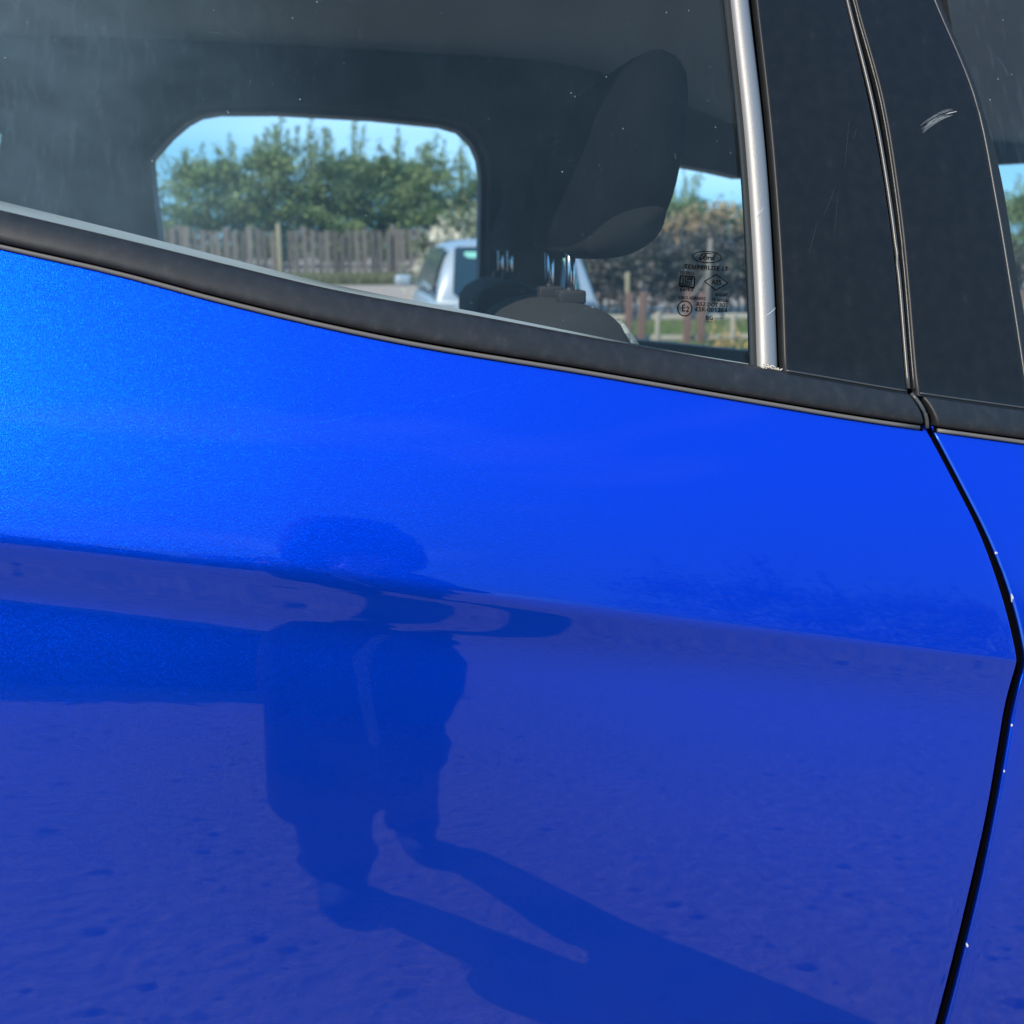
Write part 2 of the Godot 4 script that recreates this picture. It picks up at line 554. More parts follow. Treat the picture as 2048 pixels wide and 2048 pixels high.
func body_into(st: SurfaceTool, bones: Array, cell: float, blend: float, first: int) -> int:
	var lo := Vector3.ONE * 1e9
	var hi := -lo
	for b in bones:
		var r := maxf(b[2], b[3]) + cell * 3.0
		lo = lo.min(b[0] - Vector3.ONE * r).min(b[1] - Vector3.ONE * r)
		hi = hi.max(b[0] + Vector3.ONE * r).max(b[1] + Vector3.ONE * r)
	var nx := int((hi.x - lo.x) / cell) + 2
	var ny := int((hi.y - lo.y) / cell) + 2
	var nz := int((hi.z - lo.z) / cell) + 2
	var f := PackedFloat32Array()
	f.resize(nx * ny * nz)
	f.fill(1.0)
	for b in bones:
		var a: Vector3 = b[0]
		var e: Vector3 = b[1]
		var ra: float = b[2]
		var rb: float = b[3]
		var d := e - a
		var l2 := maxf(d.length_squared(), 1e-9)
		var reach := maxf(ra, rb) + blend + cell * 2.0
		var m0 := a.min(e) - Vector3.ONE * reach
		var m1 := a.max(e) + Vector3.ONE * reach
		for iz in range(maxi(0, int((m0.z - lo.z) / cell)), mini(nz, int((m1.z - lo.z) / cell) + 2)):
			for iy in range(maxi(0, int((m0.y - lo.y) / cell)), mini(ny, int((m1.y - lo.y) / cell) + 2)):
				for ix in range(maxi(0, int((m0.x - lo.x) / cell)), mini(nx, int((m1.x - lo.x) / cell) + 2)):
					var p := lo + Vector3(ix, iy, iz) * cell
					var t := clampf((p - a).dot(d) / l2, 0.0, 1.0)
					var s := p.distance_to(a + d * t) - lerpf(ra, rb, t)
					var at := ix + nx * (iy + ny * iz)
					var o := f[at]
					var h := maxf(blend - absf(o - s), 0.0) / blend
					f[at] = minf(o, s) - h * h * blend * 0.25
	var ids := {}
	var n := first
	for iz in nz - 1:
		for iy in ny - 1:
			for ix in nx - 1:
				var base := ix + nx * (iy + ny * iz)
				var mask := 0
				var v := [f[base], f[base + 1], f[base + nx], f[base + nx + 1], f[base + nx * ny], f[base + nx * ny + 1], f[base + nx * ny + nx], f[base + nx * ny + nx + 1]]
				for k in 8:
					if v[k] < 0.0: mask += 1
				if mask == 0 or mask == 8: continue
				var sum := Vector3.ZERO
				var count := 0
				for q in [[0, 1], [2, 3], [4, 5], [6, 7], [0, 2], [1, 3], [4, 6], [5, 7], [0, 4], [1, 5], [2, 6], [3, 7]]:
					var va: float = v[q[0]]
					var vb: float = v[q[1]]
					if (va < 0.0) != (vb < 0.0):
						var t := va / (va - vb)
						sum += Vector3(q[0] & 1, (q[0] >> 1) & 1, q[0] >> 2).lerp(Vector3(q[1] & 1, (q[1] >> 1) & 1, q[1] >> 2), t)
						count += 1
				st.add_vertex(lo + (Vector3(ix, iy, iz) + sum / count) * cell)
				ids[base] = n
				n += 1
	for base in ids:
		var ix: int = base % nx
		var iy: int = (base / nx) % ny
		var iz: int = base / (nx * ny)
		var inside := f[base] < 0.0
		for axis in 3:
			var step: int = [1, nx, nx * ny][axis]
			if (f[base + step] < 0.0) == inside: continue
			var u: int = [nx, nx * ny, 1][axis]
			var w: int = [nx * ny, 1, nx][axis]
			if [iy, iz, ix][axis] == 0 or [iz, ix, iy][axis] == 0: continue
			var a: int = ids[base]
			var b: int = ids[base - u]
			var c: int = ids[base - u - w]
			var d: int = ids[base - w]
			for k in ([a, c, b, a, d, c] if inside else [a, b, c, a, c, d]): st.add_index(k)
	return n


# ---------------------------------------------------------------- the scene
func _ready() -> void:
	rng.seed = 7
	# camera
	var cam := Camera3D.new()
	cam.name = "camera"
	cam.fov = 53.13
	cam.near = 0.02
	cam.far = 400.0
	cam.position = Vector3(0, 1.35, 0.70)
	cam.rotation = Vector3(deg_to_rad(-14.5), deg_to_rad(-9.0), 0)
	var optics := CameraAttributesPhysical.new()
	optics.frustum_focal_length = 24.0
	optics.frustum_focus_distance = 0.80
	optics.exposure_aperture = 5.4
	cam.attributes = optics
	add_child(cam)
	cam.current = true
	# sky
	var env := Environment.new()
	env.background_mode = Environment.BG_SKY
	var sky := ProceduralSkyMaterial.new()
	sky.sky_top_color = lin(0.09, 0.40, 0.86)
	sky.sky_horizon_color = lin(0.33, 0.78, 1.10)
	sky.sky_curve = 0.12
	sky.ground_horizon_color = lin(0.20, 0.18, 0.15)
	sky.ground_bottom_color = lin(0.12, 0.10, 0.08)
	sky.sun_angle_max = 12.0
	sky.sky_cover = wisps()
	sky.sky_cover_modulate = Color(1, 1, 1, 0.55)
	env.sky = Sky.new()
	env.sky.sky_material = sky
	env.background_energy_multiplier = 1.0
	env.tonemap_mode = Environment.TONE_MAPPER_LINEAR
	env.tonemap_exposure = 1.12
	env.sdfgi_enabled = true
	env.ssao_enabled = true
	env.ssil_enabled = true
	var we := WorldEnvironment.new()
	we.name = "environment"
	we.environment = env
	add_child(we)
	# sun: behind the photographer and to the left
	var sun := DirectionalLight3D.new()
	sun.name = "sun"
	sun.light_energy = 1.35
	sun.light_color = Color(1.0, 0.955, 0.88)
	sun.light_angular_distance = 0.5
	sun.shadow_enabled = true
	add_child(sun)
	var e := deg_to_rad(41.0)
	var a := deg_to_rad(44.0)
	sun.look_at_from_position(Vector3(-cos(e) * cos(a), sin(e), cos(e) * sin(a)) * 10.0, Vector3.ZERO)

	prepare_section()
	make_materials()
	ground_and_grass()
	build_car()
	yard_beyond()
	behind_photographer()


func wisps() -> ImageTexture:
	var n := noise(0.006, 5, 9)
	var m := noise(0.004, 3, 14)
	var im := Image.create(1024, 512, false, Image.FORMAT_RGBA8)
	for y in 256:
		var up := (0.5 - (y + 0.5) / 512.0) * PI
		for x in 1024:
			var th := TAU * x / 1024.0
			var d := Vector3(cos(th) * cos(up), sin(up) * 3.0, sin(th) * cos(up)) * 130.0
			var v := n.get_noise_3d(d.x, d.y * 2.2, d.z) + 0.5 * m.get_noise_3d(d.z, d.y, d.x)
			im.set_pixel(x, y, Color(0.9, 0.95, 1.0, clampf((v - 0.02) * 1.3, 0.0, 0.6)))
	return ImageTexture.create_from_image(im)


func ground_y(x: float, z: float) -> float:
	var t := clampf((-8.0 - z) / 17.0, 0.0, 1.0)
	return 0.57 * t * t * (3 - 2 * t) * clampf(1.0 - (x - 2.0) / 5.0, 0.25, 1.0)


func ground_sheet(xs: Array, zs: Array, lift: float) -> ArrayMesh:
	var rows := []
	for z in zs:
		var row := []
		for x in xs: row.append(Vector3(x, ground_y(x, z) + lift, z))
		rows.append(row)
	return sheet(rows)


func steps(a: float, b: float, n: int) -> Array:
	var o := []
	for i in n + 1: o.append(lerpf(a, b, float(i) / n))
	return o


func ground_and_grass() -> void:
	var xs := [-200.0, -80.0, -40.0] + steps(-25.0, 30.0, 44) + [45.0, 90.0, 200.0]
	var zs := [200.0, 80.0, 40.0] + steps(25.0, -32.0, 60) + [-45.0, -90.0, -200.0]
	structure(add("ground", ground_sheet(xs, zs, 0.0), M.ground))
	structure(add("grass_verge", ground_sheet(steps(-12.0, 5.0, 20), steps(-22.6, -27.0, 6), 0.006), M.turf))
	structure(add("grass_bank", ground_sheet(steps(2.6, 14.0, 20), steps(-9.4, -17.0, 10), 0.006), M.turf))
	# loose stones on the yard where the photographer stands
	var stone := begin()
	stone.set_smooth_group(-1)
	for lump in [[Vector3(1, 0, 0), Vector3(0, 0.7, 0), Vector3(0, 0, 1)]]:
		var c := [Vector3(1, 0, 0.1), Vector3(0.3, 0.1, 0.9), Vector3(-0.7, 0, 0.6), Vector3(-0.9, 0.1, -0.3), Vector3(-0.2, 0, -1), Vector3(0.7, 0.05, -0.7)]
		for i in 6:
			for v in [c[i], Vector3(0.05, 0.55, 0.0), c[(i + 1) % 6], c[i], c[(i + 1) % 6], Vector3(0, -0.2, 0)]: stone.add_vertex(v)
	stone.generate_normals()
	var mm := MultiMesh.new()
	mm.transform_format = MultiMesh.TRANSFORM_3D
	mm.use_colors = true
	mm.mesh = stone.commit()
	mm.instance_count = 5200
	for i in 5200:
		var near := i < 3600
		var p := Vector3(rng.randf_range(-3.5, 4.5), 0, rng.randf_range(0.3, 5.0)) if near else Vector3(rng.randf_range(-9, 8), 0, rng.randf_range(-24, -2.6) if i % 2 else rng.randf_range(4.0, 12.0))
		p.y = ground_y(p.x, p.z)
		var s := 0.005 + 0.022 * pow(rng.randf(), 5.0)
		mm.set_instance_transform(i, Transform3D(Basis(Vector3.UP, rng.randf() * TAU).scaled(Vector3(s * rng.randf_range(0.8, 1.5), s, s)), p))
		var k := rng.randf_range(0.05, 0.16) if rng.randf() < 0.5 else rng.randf_range(0.22, 0.42)
		mm.set_instance_color(i, Color(k * 1.08, k * 0.95, k * 0.82))
	var mi := MultiMeshInstance3D.new()
	mi.multimesh = mm
	mi.material_override = M.tinted
	put(mi, "loose_gravel")
	tag(mi, "loose brown and grey gravel strewn over the yard", "gravel")
	stuff(mi)
	# grass
	var blade := begin()
	for k in 5:
		var th := TAU * k / 5.0
		var d := Vector3(cos(th), 0, sin(th))
		var w := Vector3(-sin(th), 0, cos(th)) * 0.12
		for v in [d * 0.1 - w, d * 0.55 + Vector3(0, 1, 0), d * 0.1 + w]: blade.add_vertex(v)
	blade.generate_normals()
	var gm := MultiMesh.new()
	gm.transform_format = MultiMesh.TRANSFORM_3D
	gm.use_colors = true
	gm.mesh = blade.commit()
	gm.instance_count = 16000
	for i in 16000:
		var far := i % 2 == 0
		var p := Vector3(rng.randf_range(-11, 4.6), 0, rng.randf_range(-22.7, -25.6)) if far else Vector3(rng.randf_range(2.7, 12), 0, rng.randf_range(-9.5, -16.5))
		p.y = ground_y(p.x, p.z)
		var s := rng.randf_range(0.06, 0.20) * (1.3 if far else 0.8)
		gm.set_instance_transform(i, Transform3D(Basis(Vector3.UP, rng.randf() * TAU).scaled(Vector3(s * 0.6, s, s * 0.6)), p))
		var q := rng.randf()
		gm.set_instance_color(i, (Color(0.10, 0.14, 0.05) if far else Color(0.10, 0.19, 0.035)).lerp(Color(0.26, 0.24, 0.14), q if far else q * q) * rng.randf_range(0.7, 1.2))
	var gi := MultiMeshInstance3D.new()
	gi.multimesh = gm
	gi.material_override = M.leaf
	put(gi, "grass_tufts")
	tag(gi, "rough green and straw coloured grass along the fences", "grass")
	stuff(gi)


# ---------------------------------------------------------------- the blue car
func edge_point(line: Array, v: float) -> Vector2:
	var x: float = line[0].x
	for i in 8: x = line_x(line, v + crease(x))
	return Vector2(x, v + crease(x))


func panel(left: Callable, right: Callable, bottom: float, cols: int, hem_l: bool, hem_r: bool) -> ArrayMesh:
	# a door skin between two edges; v is the height above the crease; the last rows run out to the belt
	var vs := []
	for v in VS:
		if v > bottom and v < 0.145: vs.append(v)
	vs.push_front(bottom)
	var rows := []
	for j in vs.size() + 6:
		var row := []
		var v: float = vs[mini(j, vs.size() - 1)]
		var l: Vector2 = left.call(v)
		var r: Vector2 = right.call(v)
		if j >= vs.size():
			var t := (j - vs.size() + 1) / 6.0
			for s in 2:
				var p: Vector2 = l if s == 0 else r
				for k in 4:
					var top := line_y(BELT_BOTTOM, p.x) + 0.004
					var vv := lerpf(v, top - crease(p.x), t)
					p = (left if s == 0 else right).call(vv)
				if s == 0: l = p
				else: r = p
			for i in cols + 1:
				var x := lerpf(l.x, r.x, float(i) / cols)
				var vv := lerpf(v, line_y(BELT_BOTTOM, x) + 0.004 - crease(x), t)
				row.append(on_side(x, vv + crease(x)))
		else:
			for i in cols + 1:
				var x := lerpf(l.x, r.x, float(i) / cols)
				row.append(on_side(x, v + crease(x)))
		var hem := [Vector2(0.0006, -0.0001), Vector2(0.0014, -0.0006), Vector2(0.0020, -0.0016), Vector2(0.0023, -0.0032), Vector2(0.0021, -0.0046)]
		if hem_r:
			var e: Vector3 = row[row.size() - 1]
			for i in row.size(): row[i].x -= 0.0023 * clampf((row[i].x - e.x + 0.01) / 0.01, 0, 1)
			e = row[row.size() - 1]
			for h in hem: row.append(e + Vector3(h.x, 0, h.y))
		if hem_l:
			var e: Vector3 = row[0]
			for i in row.size(): row[i].x += 0.0023 * clampf((e.x + 0.01 - row[i].x) / 0.01, 0, 1)
			e = row[0]
			for h in hem: row.push_front(e + Vector3(-h.x, 0, h.y))
		rows.append(row)
	return sheet(rows)


func straight(x: float) -> Callable:
	return func(v: float) -> Vector2: return Vector2(x, v + crease(x))


func between(l: Array, r: Array, y0: Callable, y1: float, off: Callable, nu: int, nv: int) -> ArrayMesh:
	# a vertical strip on the car's side between two lines, from a lower line up to y1; off(u, t) is how proud it stands
	var rows := []
	for j in nv + 1:
		var t := float(j) / nv
		var row := []
		for i in nu + 1:
			var u := float(i) / nu
			var yb: float = y0.call(lerpf(l[l.size() - 1].x, r[r.size() - 1].x, u))
			var y := lerpf(yb, y1, t)
			var x := lerpf(line_x(l, y), line_x(r, y), u)
			row.append(on_side(x, y, off.call(u, t)))
		rows.append(row)
	return sheet(rows)


func edge_round(u: float, w: float, depth: float) -> float:     # falls away over the outer share w of a strip
	var d := minf(u, 1.0 - u)
	if d >= w: return 0.0
	var k := 1.0 - d / w
	return -depth * (1.0 - sqrt(maxf(0.0, 1.0 - k * k)))


func build_car() -> void:
	var car := thing("blue_car", "metallic blue car with black door pillar, parked closest in the foreground", "car")
	# ---- painted skins
	var rd := add("rear_door", panel(straight(-0.62), func(v): return edge_point(GAP_L, v), -0.72, 84, true, true), M.paint, car)
	var fd := add("front_door", panel(func(v): return edge_point(GAP_R, v), straight(1.45), -0.72, 60, true, true), M.paint, car)
	add("rear_wing", panel(straight(-1.5), straight(-0.628), -0.46, 40, false, true), M.paint, car)
	add("front_wing", panel(straight(1.458), straight(2.5), -0.30, 40, true, false), M.paint, car)
	var rows := []
	for j in 30:
		var y := lerpf(1.215, 0.40, j / 29.0)
		var row := []
		for k in 6: row.append(on_side(line_x(GAP_L, y) - 0.035 + 0.016 * k, y, -0.0075))
		row.reverse()
		rows.append(row)
	add("door_shut", sheet(rows), M.pit, car)
	# rear door handle, beyond the left of the picture
	var grip := []
	for i in 9:
		var t := i / 8.0
		grip.append(on_side(-0.53 + 0.19 * t, crease(-0.44) + 0.052 - 0.172 * (0.19 * t - 0.09), 0.012 + 0.026 * sin(PI * t)))
	add("handle", tube(grip, 0.011, 10), M.paint, rd)
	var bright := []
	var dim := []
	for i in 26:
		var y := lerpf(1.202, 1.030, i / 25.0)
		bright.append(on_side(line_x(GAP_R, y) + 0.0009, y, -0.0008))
	for i in 30:
		var y := lerpf(1.012, 0.45, i / 29.0)
		dim.append(on_side(line_x(GAP_R, y) + 0.0006, y, -0.0012))
	add("door_edge", tube(bright, 0.0011, 8), M.sunlit_edge_paint, fd)  # brighter tube paints the sunlit highlight along the upper edge
	add("door_edge", tube(dim, 0.0006, 8), M.paint, fd)
	# chips in the paint along the shut line
	for c in [[GAP_R, 1.108, 0.0014, 0.004], [GAP_R, 1.073, 0.0016, 0.009], [GAP_R, 0.968, 0.001, 0.002], [GAP_R, 0.93, 0.0008, 0.0018], [GAP_R, 0.776, 0.001, 0.004]]:
		var p := on_side(line_x(c[0], c[1]) + 0.0008, c[1], -0.0002)
		var poly := []
		for k in 7:
			var rr := rng.randf_range(0.6, 1.2)
			poly.append(Vector2(cos(TAU * k / 7) * c[2] * 0.75 * rr, sin(TAU * k / 7) * c[3] * 0.5 * rr + cos(TAU * k / 7) * 0.0004))
		var ch := add("paint_chip", prism(PackedVector2Array(poly), -0.0008, 0.0004), M.chip, fd)
		ch.position = p
		ch.rotation.z = 0.3
	# thin dried film with wiped arcs on the lower door
	var film := []
	for j in 30:
		var row := []
		for i in 41:
			var x := lerpf(-0.40, 0.46, i / 40.0)
			row.append(on_side(x, crease(x) - 0.06 - 0.40 * (1.0 - j / 29.0), 0.0005))
		film.append(row)
	add("road_film", sheet(film, true), door_film(), rd)
	# ---- belt seals
	belt_seal("belt_seal", -1.0, 0.4532, 0.4632, car)
	belt_seal("belt_seal", 1.47, 0.4632, 0.4728, car)
	var inner := []
	for j in 5:
		var row := []
		for i in 61:
			var x := lerpf(-0.42, 0.331, i / 60.0)
			var w := lerpf(0.0062, 0.0004, clampf((x + 0.25) / 0.52, 0.0, 1.0))
			row.append(on_side(x, line_y(BELT_TOP, x) - 0.004 + (w + 0.004) * j / 4.0, -0.014 - 0.002 * sin(i * 12.9) * (1 if j == 4 else 0)))
		inner.append(row)
	add("flocked_strip", sheet(inner), M.flock, car)
	# ---- pillar trims
	var belt := func(x: float) -> float: return line_y(BELT_TOP, x) - 0.002
	add("glass_channel", between(REAR_GLASS_R, SILVER_L, belt, 1.597, func(u, _t): return -0.0065 - 0.004 * sin(u * PI), 6, 60), M.rubber, car)
	var silver := add("silver_trim", between(SILVER_L, SILVER_R, belt, 1.597, func(u, _t): return -0.006 + 0.0075 * sqrt(maxf(0.0, 1.0 - pow(2 * u - 1, 2))), 18, 60), M.silver, car)
	add("pillar_core", between(SILVER_L, PANEL_B_R, belt, 1.597, func(_u, _t): return -0.0105, 24, 60), M.pit, car)
	var pa := add("pillar_panel", between(PANEL_A_L, PANEL_A_R, belt, 1.597, func(u, t): return 0.0005 + edge_round(u, 0.03, 0.008) + 0.0035 * exp(-t * 60.0), 60, 80), M.black_plastic, car)
	var pb := add("pillar_panel", between(PANEL_B_L, PANEL_B_R, belt, 1.597, func(u, t): return 0.0005 + edge_round(u, 0.03, 0.008) + 0.0035 * exp(-t * 60.0), 60, 80), M.black_plastic, car)
	var seam := []
	var rim := []
	var glint := []
	for i in 41:
		var y := lerpf(1.597, 1.2365, i / 40.0)
		seam.append(on_side(lerpf(line_x(PANEL_A_R, y), line_x(PANEL_B_L, y), 0.30), y, -0.0022))
		rim.append(on_side(lerpf(line_x(PANEL_A_R, y), line_x(PANEL_B_L, y), 0.98), y, -0.0006))
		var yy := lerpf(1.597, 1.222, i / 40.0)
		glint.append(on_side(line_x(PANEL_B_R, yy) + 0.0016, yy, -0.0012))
	for s in [[0.3455, 0.4515, pa], [0.4635, 0.5630, pb]]:
		var foot := []
		for i in 21:
			var x := lerpf(s[0], s[1], i / 20.0)
			foot.append(on_side(x, line_y(BELT_TOP, x) + 0.0004, 0.0036))
		add("panel_edge", tube(foot, 0.0008, 8), M.edge_light, s[2])
	add("pillar_seal", tube(seam, 0.0018, 10), M.edge_light, car)
	add("panel_edge", tube(rim, 0.0007, 8), M.edge_light, pb)  # paler tube draws the highlight on this side of the panel
	add("panel_edge", tube(glint, 0.0009, 8), M.edge_light, pb)  # paler tube draws a glint along the front side of the panel
	add("glass_channel", between(PANEL_B_R, FRONT_GLASS_L, belt, 1.597, func(u, _t): return -0.003 - 0.006 * u, 6, 60), M.rubber, car)
	# dirt crumbs caught at the foot of the silver trim
	var st := begin()
	st.set_smooth_group(-1)
	for i in 46:
		var x := lerpf(0.3245, 0.3425, pow(rng.randf(), 1.5))
		var c := on_side(x, line_y(BELT_TOP, x) + rng.randf_range(-0.0005, 0.0026) * (1.4 - (x - 0.3245) / 0.018), 0.0025)
		var s := rng.randf_range(0.0004, 0.0011)
		for f in [[Vector3(1, 0, 0), Vector3(0, 1, 0), Vector3(0, 0, 1)], [Vector3(-1, 0, 0), Vector3(0, 0, 1), Vector3(0, 1, 0)], [Vector3(1, 0, 0), Vector3(0, 0, 1), Vector3(0, -1, 0)], [Vector3(-1, 0, 0), Vector3(0, -1, 0), Vector3(0, 0, 1)]]:
			for v in f: st.add_vertex(c + v * s * rng.randf_range(0.7, 1.3))
	st.generate_normals()
	stuff(add("dirt_crumbs", st.commit(), M.crumb, car))
	# scuff and fine scratches on the pillar panels
	var sc := begin()
	for i in 46:
		var t0 := rng.randf_range(0.0, 0.6)
		var t1 := minf(1.0, t0 + rng.randf_range(0.15, 0.5))
		var w := rng.randf_range(-1.0, 1.0)
		ribbon(sc, scuff_line(t0, t1, w), rng.randf_range(0.00006, 0.00016))
	sc.generate_normals()
	stuff(add("scuff_mark", sc.commit(), M.scuff, pb))
	var white := begin()
	for i in 7: ribbon(white, scuff_line(0.70 + 0.03 * i, 0.985, -0.10 + 0.05 * sin(i * 2.0)), 0.00018, 0.0013)
	white.generate_normals()
	stuff(add("scuff_mark", white.commit(), M.chip, pb))
	for s in [[0.398, 1.375, 0.413, 1.400], [0.405, 1.358, 0.4155, 1.398], [0.424, 1.415, 0.4345, 1.455], [0.380, 1.345, 0.392, 1.372], [0.436, 1.44, 0.441, 1.449]]: scratch(s, 0.00007, 0.0011, M.scratch, pa)
	for s in [[0.333, 1.296, 0.3435, 1.3025], [0.336, 1.375, 0.344, 1.382]]: scratch(s, 0.0002, 0.0017, M.chip, silver)
	# ---- near glass, its film of dust with painted haze and the printed marks
	var g0 := func(x: float) -> float: return line_y(BELT_TOP, x) - 0.006
	var rear_glass := add("rear_side_window", glass_sheet(-0.42, 0.336, g0, 1.60, -0.0095), M.pane, car)
	add("dust_haze_film", glass_sheet(-0.42, 0.334, g0, 1.60, -0.0086, true), dust(), rear_glass)
	glass_marks(rear_glass)
	var front_glass := add("front_side_window", glass_sheet(0.56, 1.42, g0, 1.60, -0.0095), M.pane, car)
	add("dust_haze_film", glass_sheet(0.56, 1.40, g0, 1.60, -0.0086, true), dust(true), front_glass)
	car_shell(car)
	seats(car)


func scratch(s: Array, half: float, off: float, m: Material, parent: Node) -> void:
	var st := begin()
	var ln := []
	for k in 7: ln.append(Vector2(lerpf(s[0], s[2], k / 6.0), lerpf(s[1], s[3], k / 6.0) - 0.0008 * sin(k * 0.5)))
	ribbon(st, ln, half, off)
	st.generate_normals()
	add("scratch", st.commit(), m, parent)


func scuff_line(t0: float, t1: float, w: float) -> Array:
	var ln := []
	for k in 7:
		var t := lerpf(t0, t1, k / 6.0)
		var p := Vector2(0.5037, 1.4499).lerp(Vector2(0.5442, 1.4665), t)
		p.y += 0.0035 * sin(t * PI * 0.9) + w * lerpf(0.0042, 0.0036, t)
		ln.append(p)
	return ln


func ribbon(st: SurfaceTool, line: Array, half: float, off := 0.0011) -> void:
	for i in line.size() - 1:
		var d: Vector2 = (line[i + 1] - line[i]).normalized()
		var n := Vector2(-d.y, d.x)
		var ha := half * (0.3 + 0.7 * sin(PI * (i + 0.3) / line.size()))
		var hb := half * (0.3 + 0.7 * sin(PI * (i + 1.3) / line.size()))
		var q := [line[i] - n * ha, line[i] + n * ha, line[i + 1] + n * hb, line[i + 1] - n * hb]
		for k in [0, 1, 2, 0, 2, 3]: st.add_vertex(on_side(q[k].x, q[k].y, off))


func belt_seal(called: String, x0: float, x_top: float, x_bottom: float, car: Node) -> void:
	# a black strip of soft section along the foot of the glass, with a paler lip below it
	var to_right := x0 < x_top
	var prof := [Vector2(0.0, -0.0085), Vector2(0.0, -0.001), Vector2(0.03, 0.0022), Vector2(0.10, 0.0046), Vector2(0.22, 0.0062), Vector2(0.40, 0.0074), Vector2(0.58, 0.0078), Vector2(0.72, 0.0072), Vector2(0.80, 0.0058), Vector2(0.84, 0.0030), Vector2(0.85, -0.002)]
	var rows := []
	var lip := []
	var n := 90
	for i in n + 1:
		var s := float(i) / n
		var row := []
		for p in prof:
			var q: float = p.x
			var bow := x_top + (x_bottom - x_top) * (1.0 - pow(1.0 - q, 2.2))
			var w := 1.0 - pow(1.0 - s, 1.8) if to_right else pow(s, 1.8)      # denser columns at the closed end
			var x := lerpf(x0, bow, w) if to_right else lerpf(bow, x0, w)
			var y := lerpf(line_y(BELT_TOP, x), line_y(BELT_BOTTOM, x), q)
			var fall := 0.0
			var d := absf(x - bow)
			if d < 0.003: fall = -0.007 * (1.0 - sqrt(maxf(0.0, 1.0 - pow(1.0 - d / 0.003, 2))))
			row.append(on_side(x, y, p.y + fall))
		rows.append(row)
	rows.reverse()
	add(called, sheet(rows), M.seal, car)
	var lip_end := x_bottom - 0.004 if to_right else x_bottom
	for i in 61:
		var x := lerpf(x0, lip_end, i / 60.0) if to_right else lerpf(x_bottom + 0.003, x0, i / 60.0)
		lip.append(on_side(x, lerpf(line_y(BELT_TOP, x), line_y(BELT_BOTTOM, x), 0.945), 0.0014))
	add("seal_lip", tube(lip, 0.0017, 8), M.lip, car)
	var dark := []
	for j in 3:
		var row := []
		for i in 61:
			var x := lerpf(x0, x_bottom, i / 60.0)
			row.append(on_side(x, lerpf(line_y(BELT_BOTTOM, x), line_y(BELT_TOP, x), -0.02 + 0.13 * j), 0.0004))
		dark.append(row)
	add("seal_groove", sheet(dark), M.pit, car)
	if x_top < 0.46 and to_right:
		var cap := []
		for k in 8:
			var q := k / 7.0
			var x := x_top + (x_bottom - x_top) * (1.0 - pow(1.0 - q, 2.2)) + 0.0035
			cap.append(on_side(x, lerpf(line_y(BELT_TOP, x) - 0.001, line_y(BELT_BOTTOM, x), q * 0.93), 0.0012 + 0.003 * sin(PI * q)))
		add("seal_end", tube(cap, 0.0016, 8), M.edge_light, car)


func glass_sheet(x0: float, x1: float, low: Callable, top: float, off: float, uv := false) -> ArrayMesh:
	var rows := []
	for j in 13:
		var row := []
		for i in 37:
			var x := lerpf(x0, x1, i / 36.0)
			row.append(on_side(x, lerpf(low.call(x), top, j / 12.0), off))
		rows.append(row)
	return sheet(rows, uv)


func dust(front := false) -> StandardMaterial3D:
	# a thin film of road dust with dried run marks, wiped swirls and specks; denser to the rear, which also paints in the haze of the sun
	var w := 1024
	var h := 512
	var im := Image.create(w, h, false, Image.FORMAT_RGBA8)
	var cloud := noise(0.010, 4, 61)
	var run := noise(0.02, 3, 62)
	var fine := noise(0.12, 2, 63)
	var r := RandomNumberGenerator.new()
	r.seed = 99
	for y in h:
		for x in w:
			var u := float(x) / w
			var base := 0.016 if front else lerpf(0.135, 0.017, smoothstep(0.18, 0.62, u))
			var streak := clampf(run.get_noise_2d(x * 4.5 + 30.0 * cloud.get_noise_2d(x * 0.5, y * 0.8), y * 0.45) - 0.05, 0.0, 1.0) * lerpf(0.075, 0.010, smoothstep(0.12, 0.6, u))
			var v := base * (1.0 + 0.35 * cloud.get_noise_2d(x, y)) + streak * (0.6 + 0.8 * fine.get_noise_2d(x, y * 0.4)) + 0.004 * fine.get_noise_2d(x * 2.0, y * 2.0)
			im.set_pixel(x, y, Color(0.66, 0.78, 0.82, clampf(v, 0.0, 0.5)))
	for i in 360:
		var px := int(pow(r.randf(), 1.2) * w)
		var py := r.randi_range(0, h - 1)
		var k := r.randf_range(0.12, 0.9) if r.randf() < 0.16 else r.randf_range(0.08, 0.2)
		im.set_pixel(clampi(px, 0, w - 1), py, Color(0.9, 0.9, 0.9, k))
	for i in 15:
		var q := Vector2(r.randf_range(0.0, 0.95) * w, r.randf_range(0, h))
		var turn := r.randf_range(-0.25, 0.25)
		var dir := Vector2(0.05, 1) if r.randf() < 0.6 else Vector2.from_angle(r.randf() * TAU)
		for k in r.randi_range(6, 26):
			q += dir
			dir = dir.rotated(turn * 0.2)
			if q.x > 0 and q.y > 0 and q.x < w and q.y < h: im.set_pixel(int(q.x), int(q.y), Color(0.85, 0.88, 0.88, 0.085))
	var m := mat(0.5, 0.53, 0.54, 0.95)
	m.albedo_color = Color(1, 1, 1, 1)
	m.albedo_texture = ImageTexture.create_from_image(im)
	m.transparency = BaseMaterial3D.TRANSPARENCY_ALPHA
	m.texture_repeat = false
	m.metallic_specular = 0.1
	return m


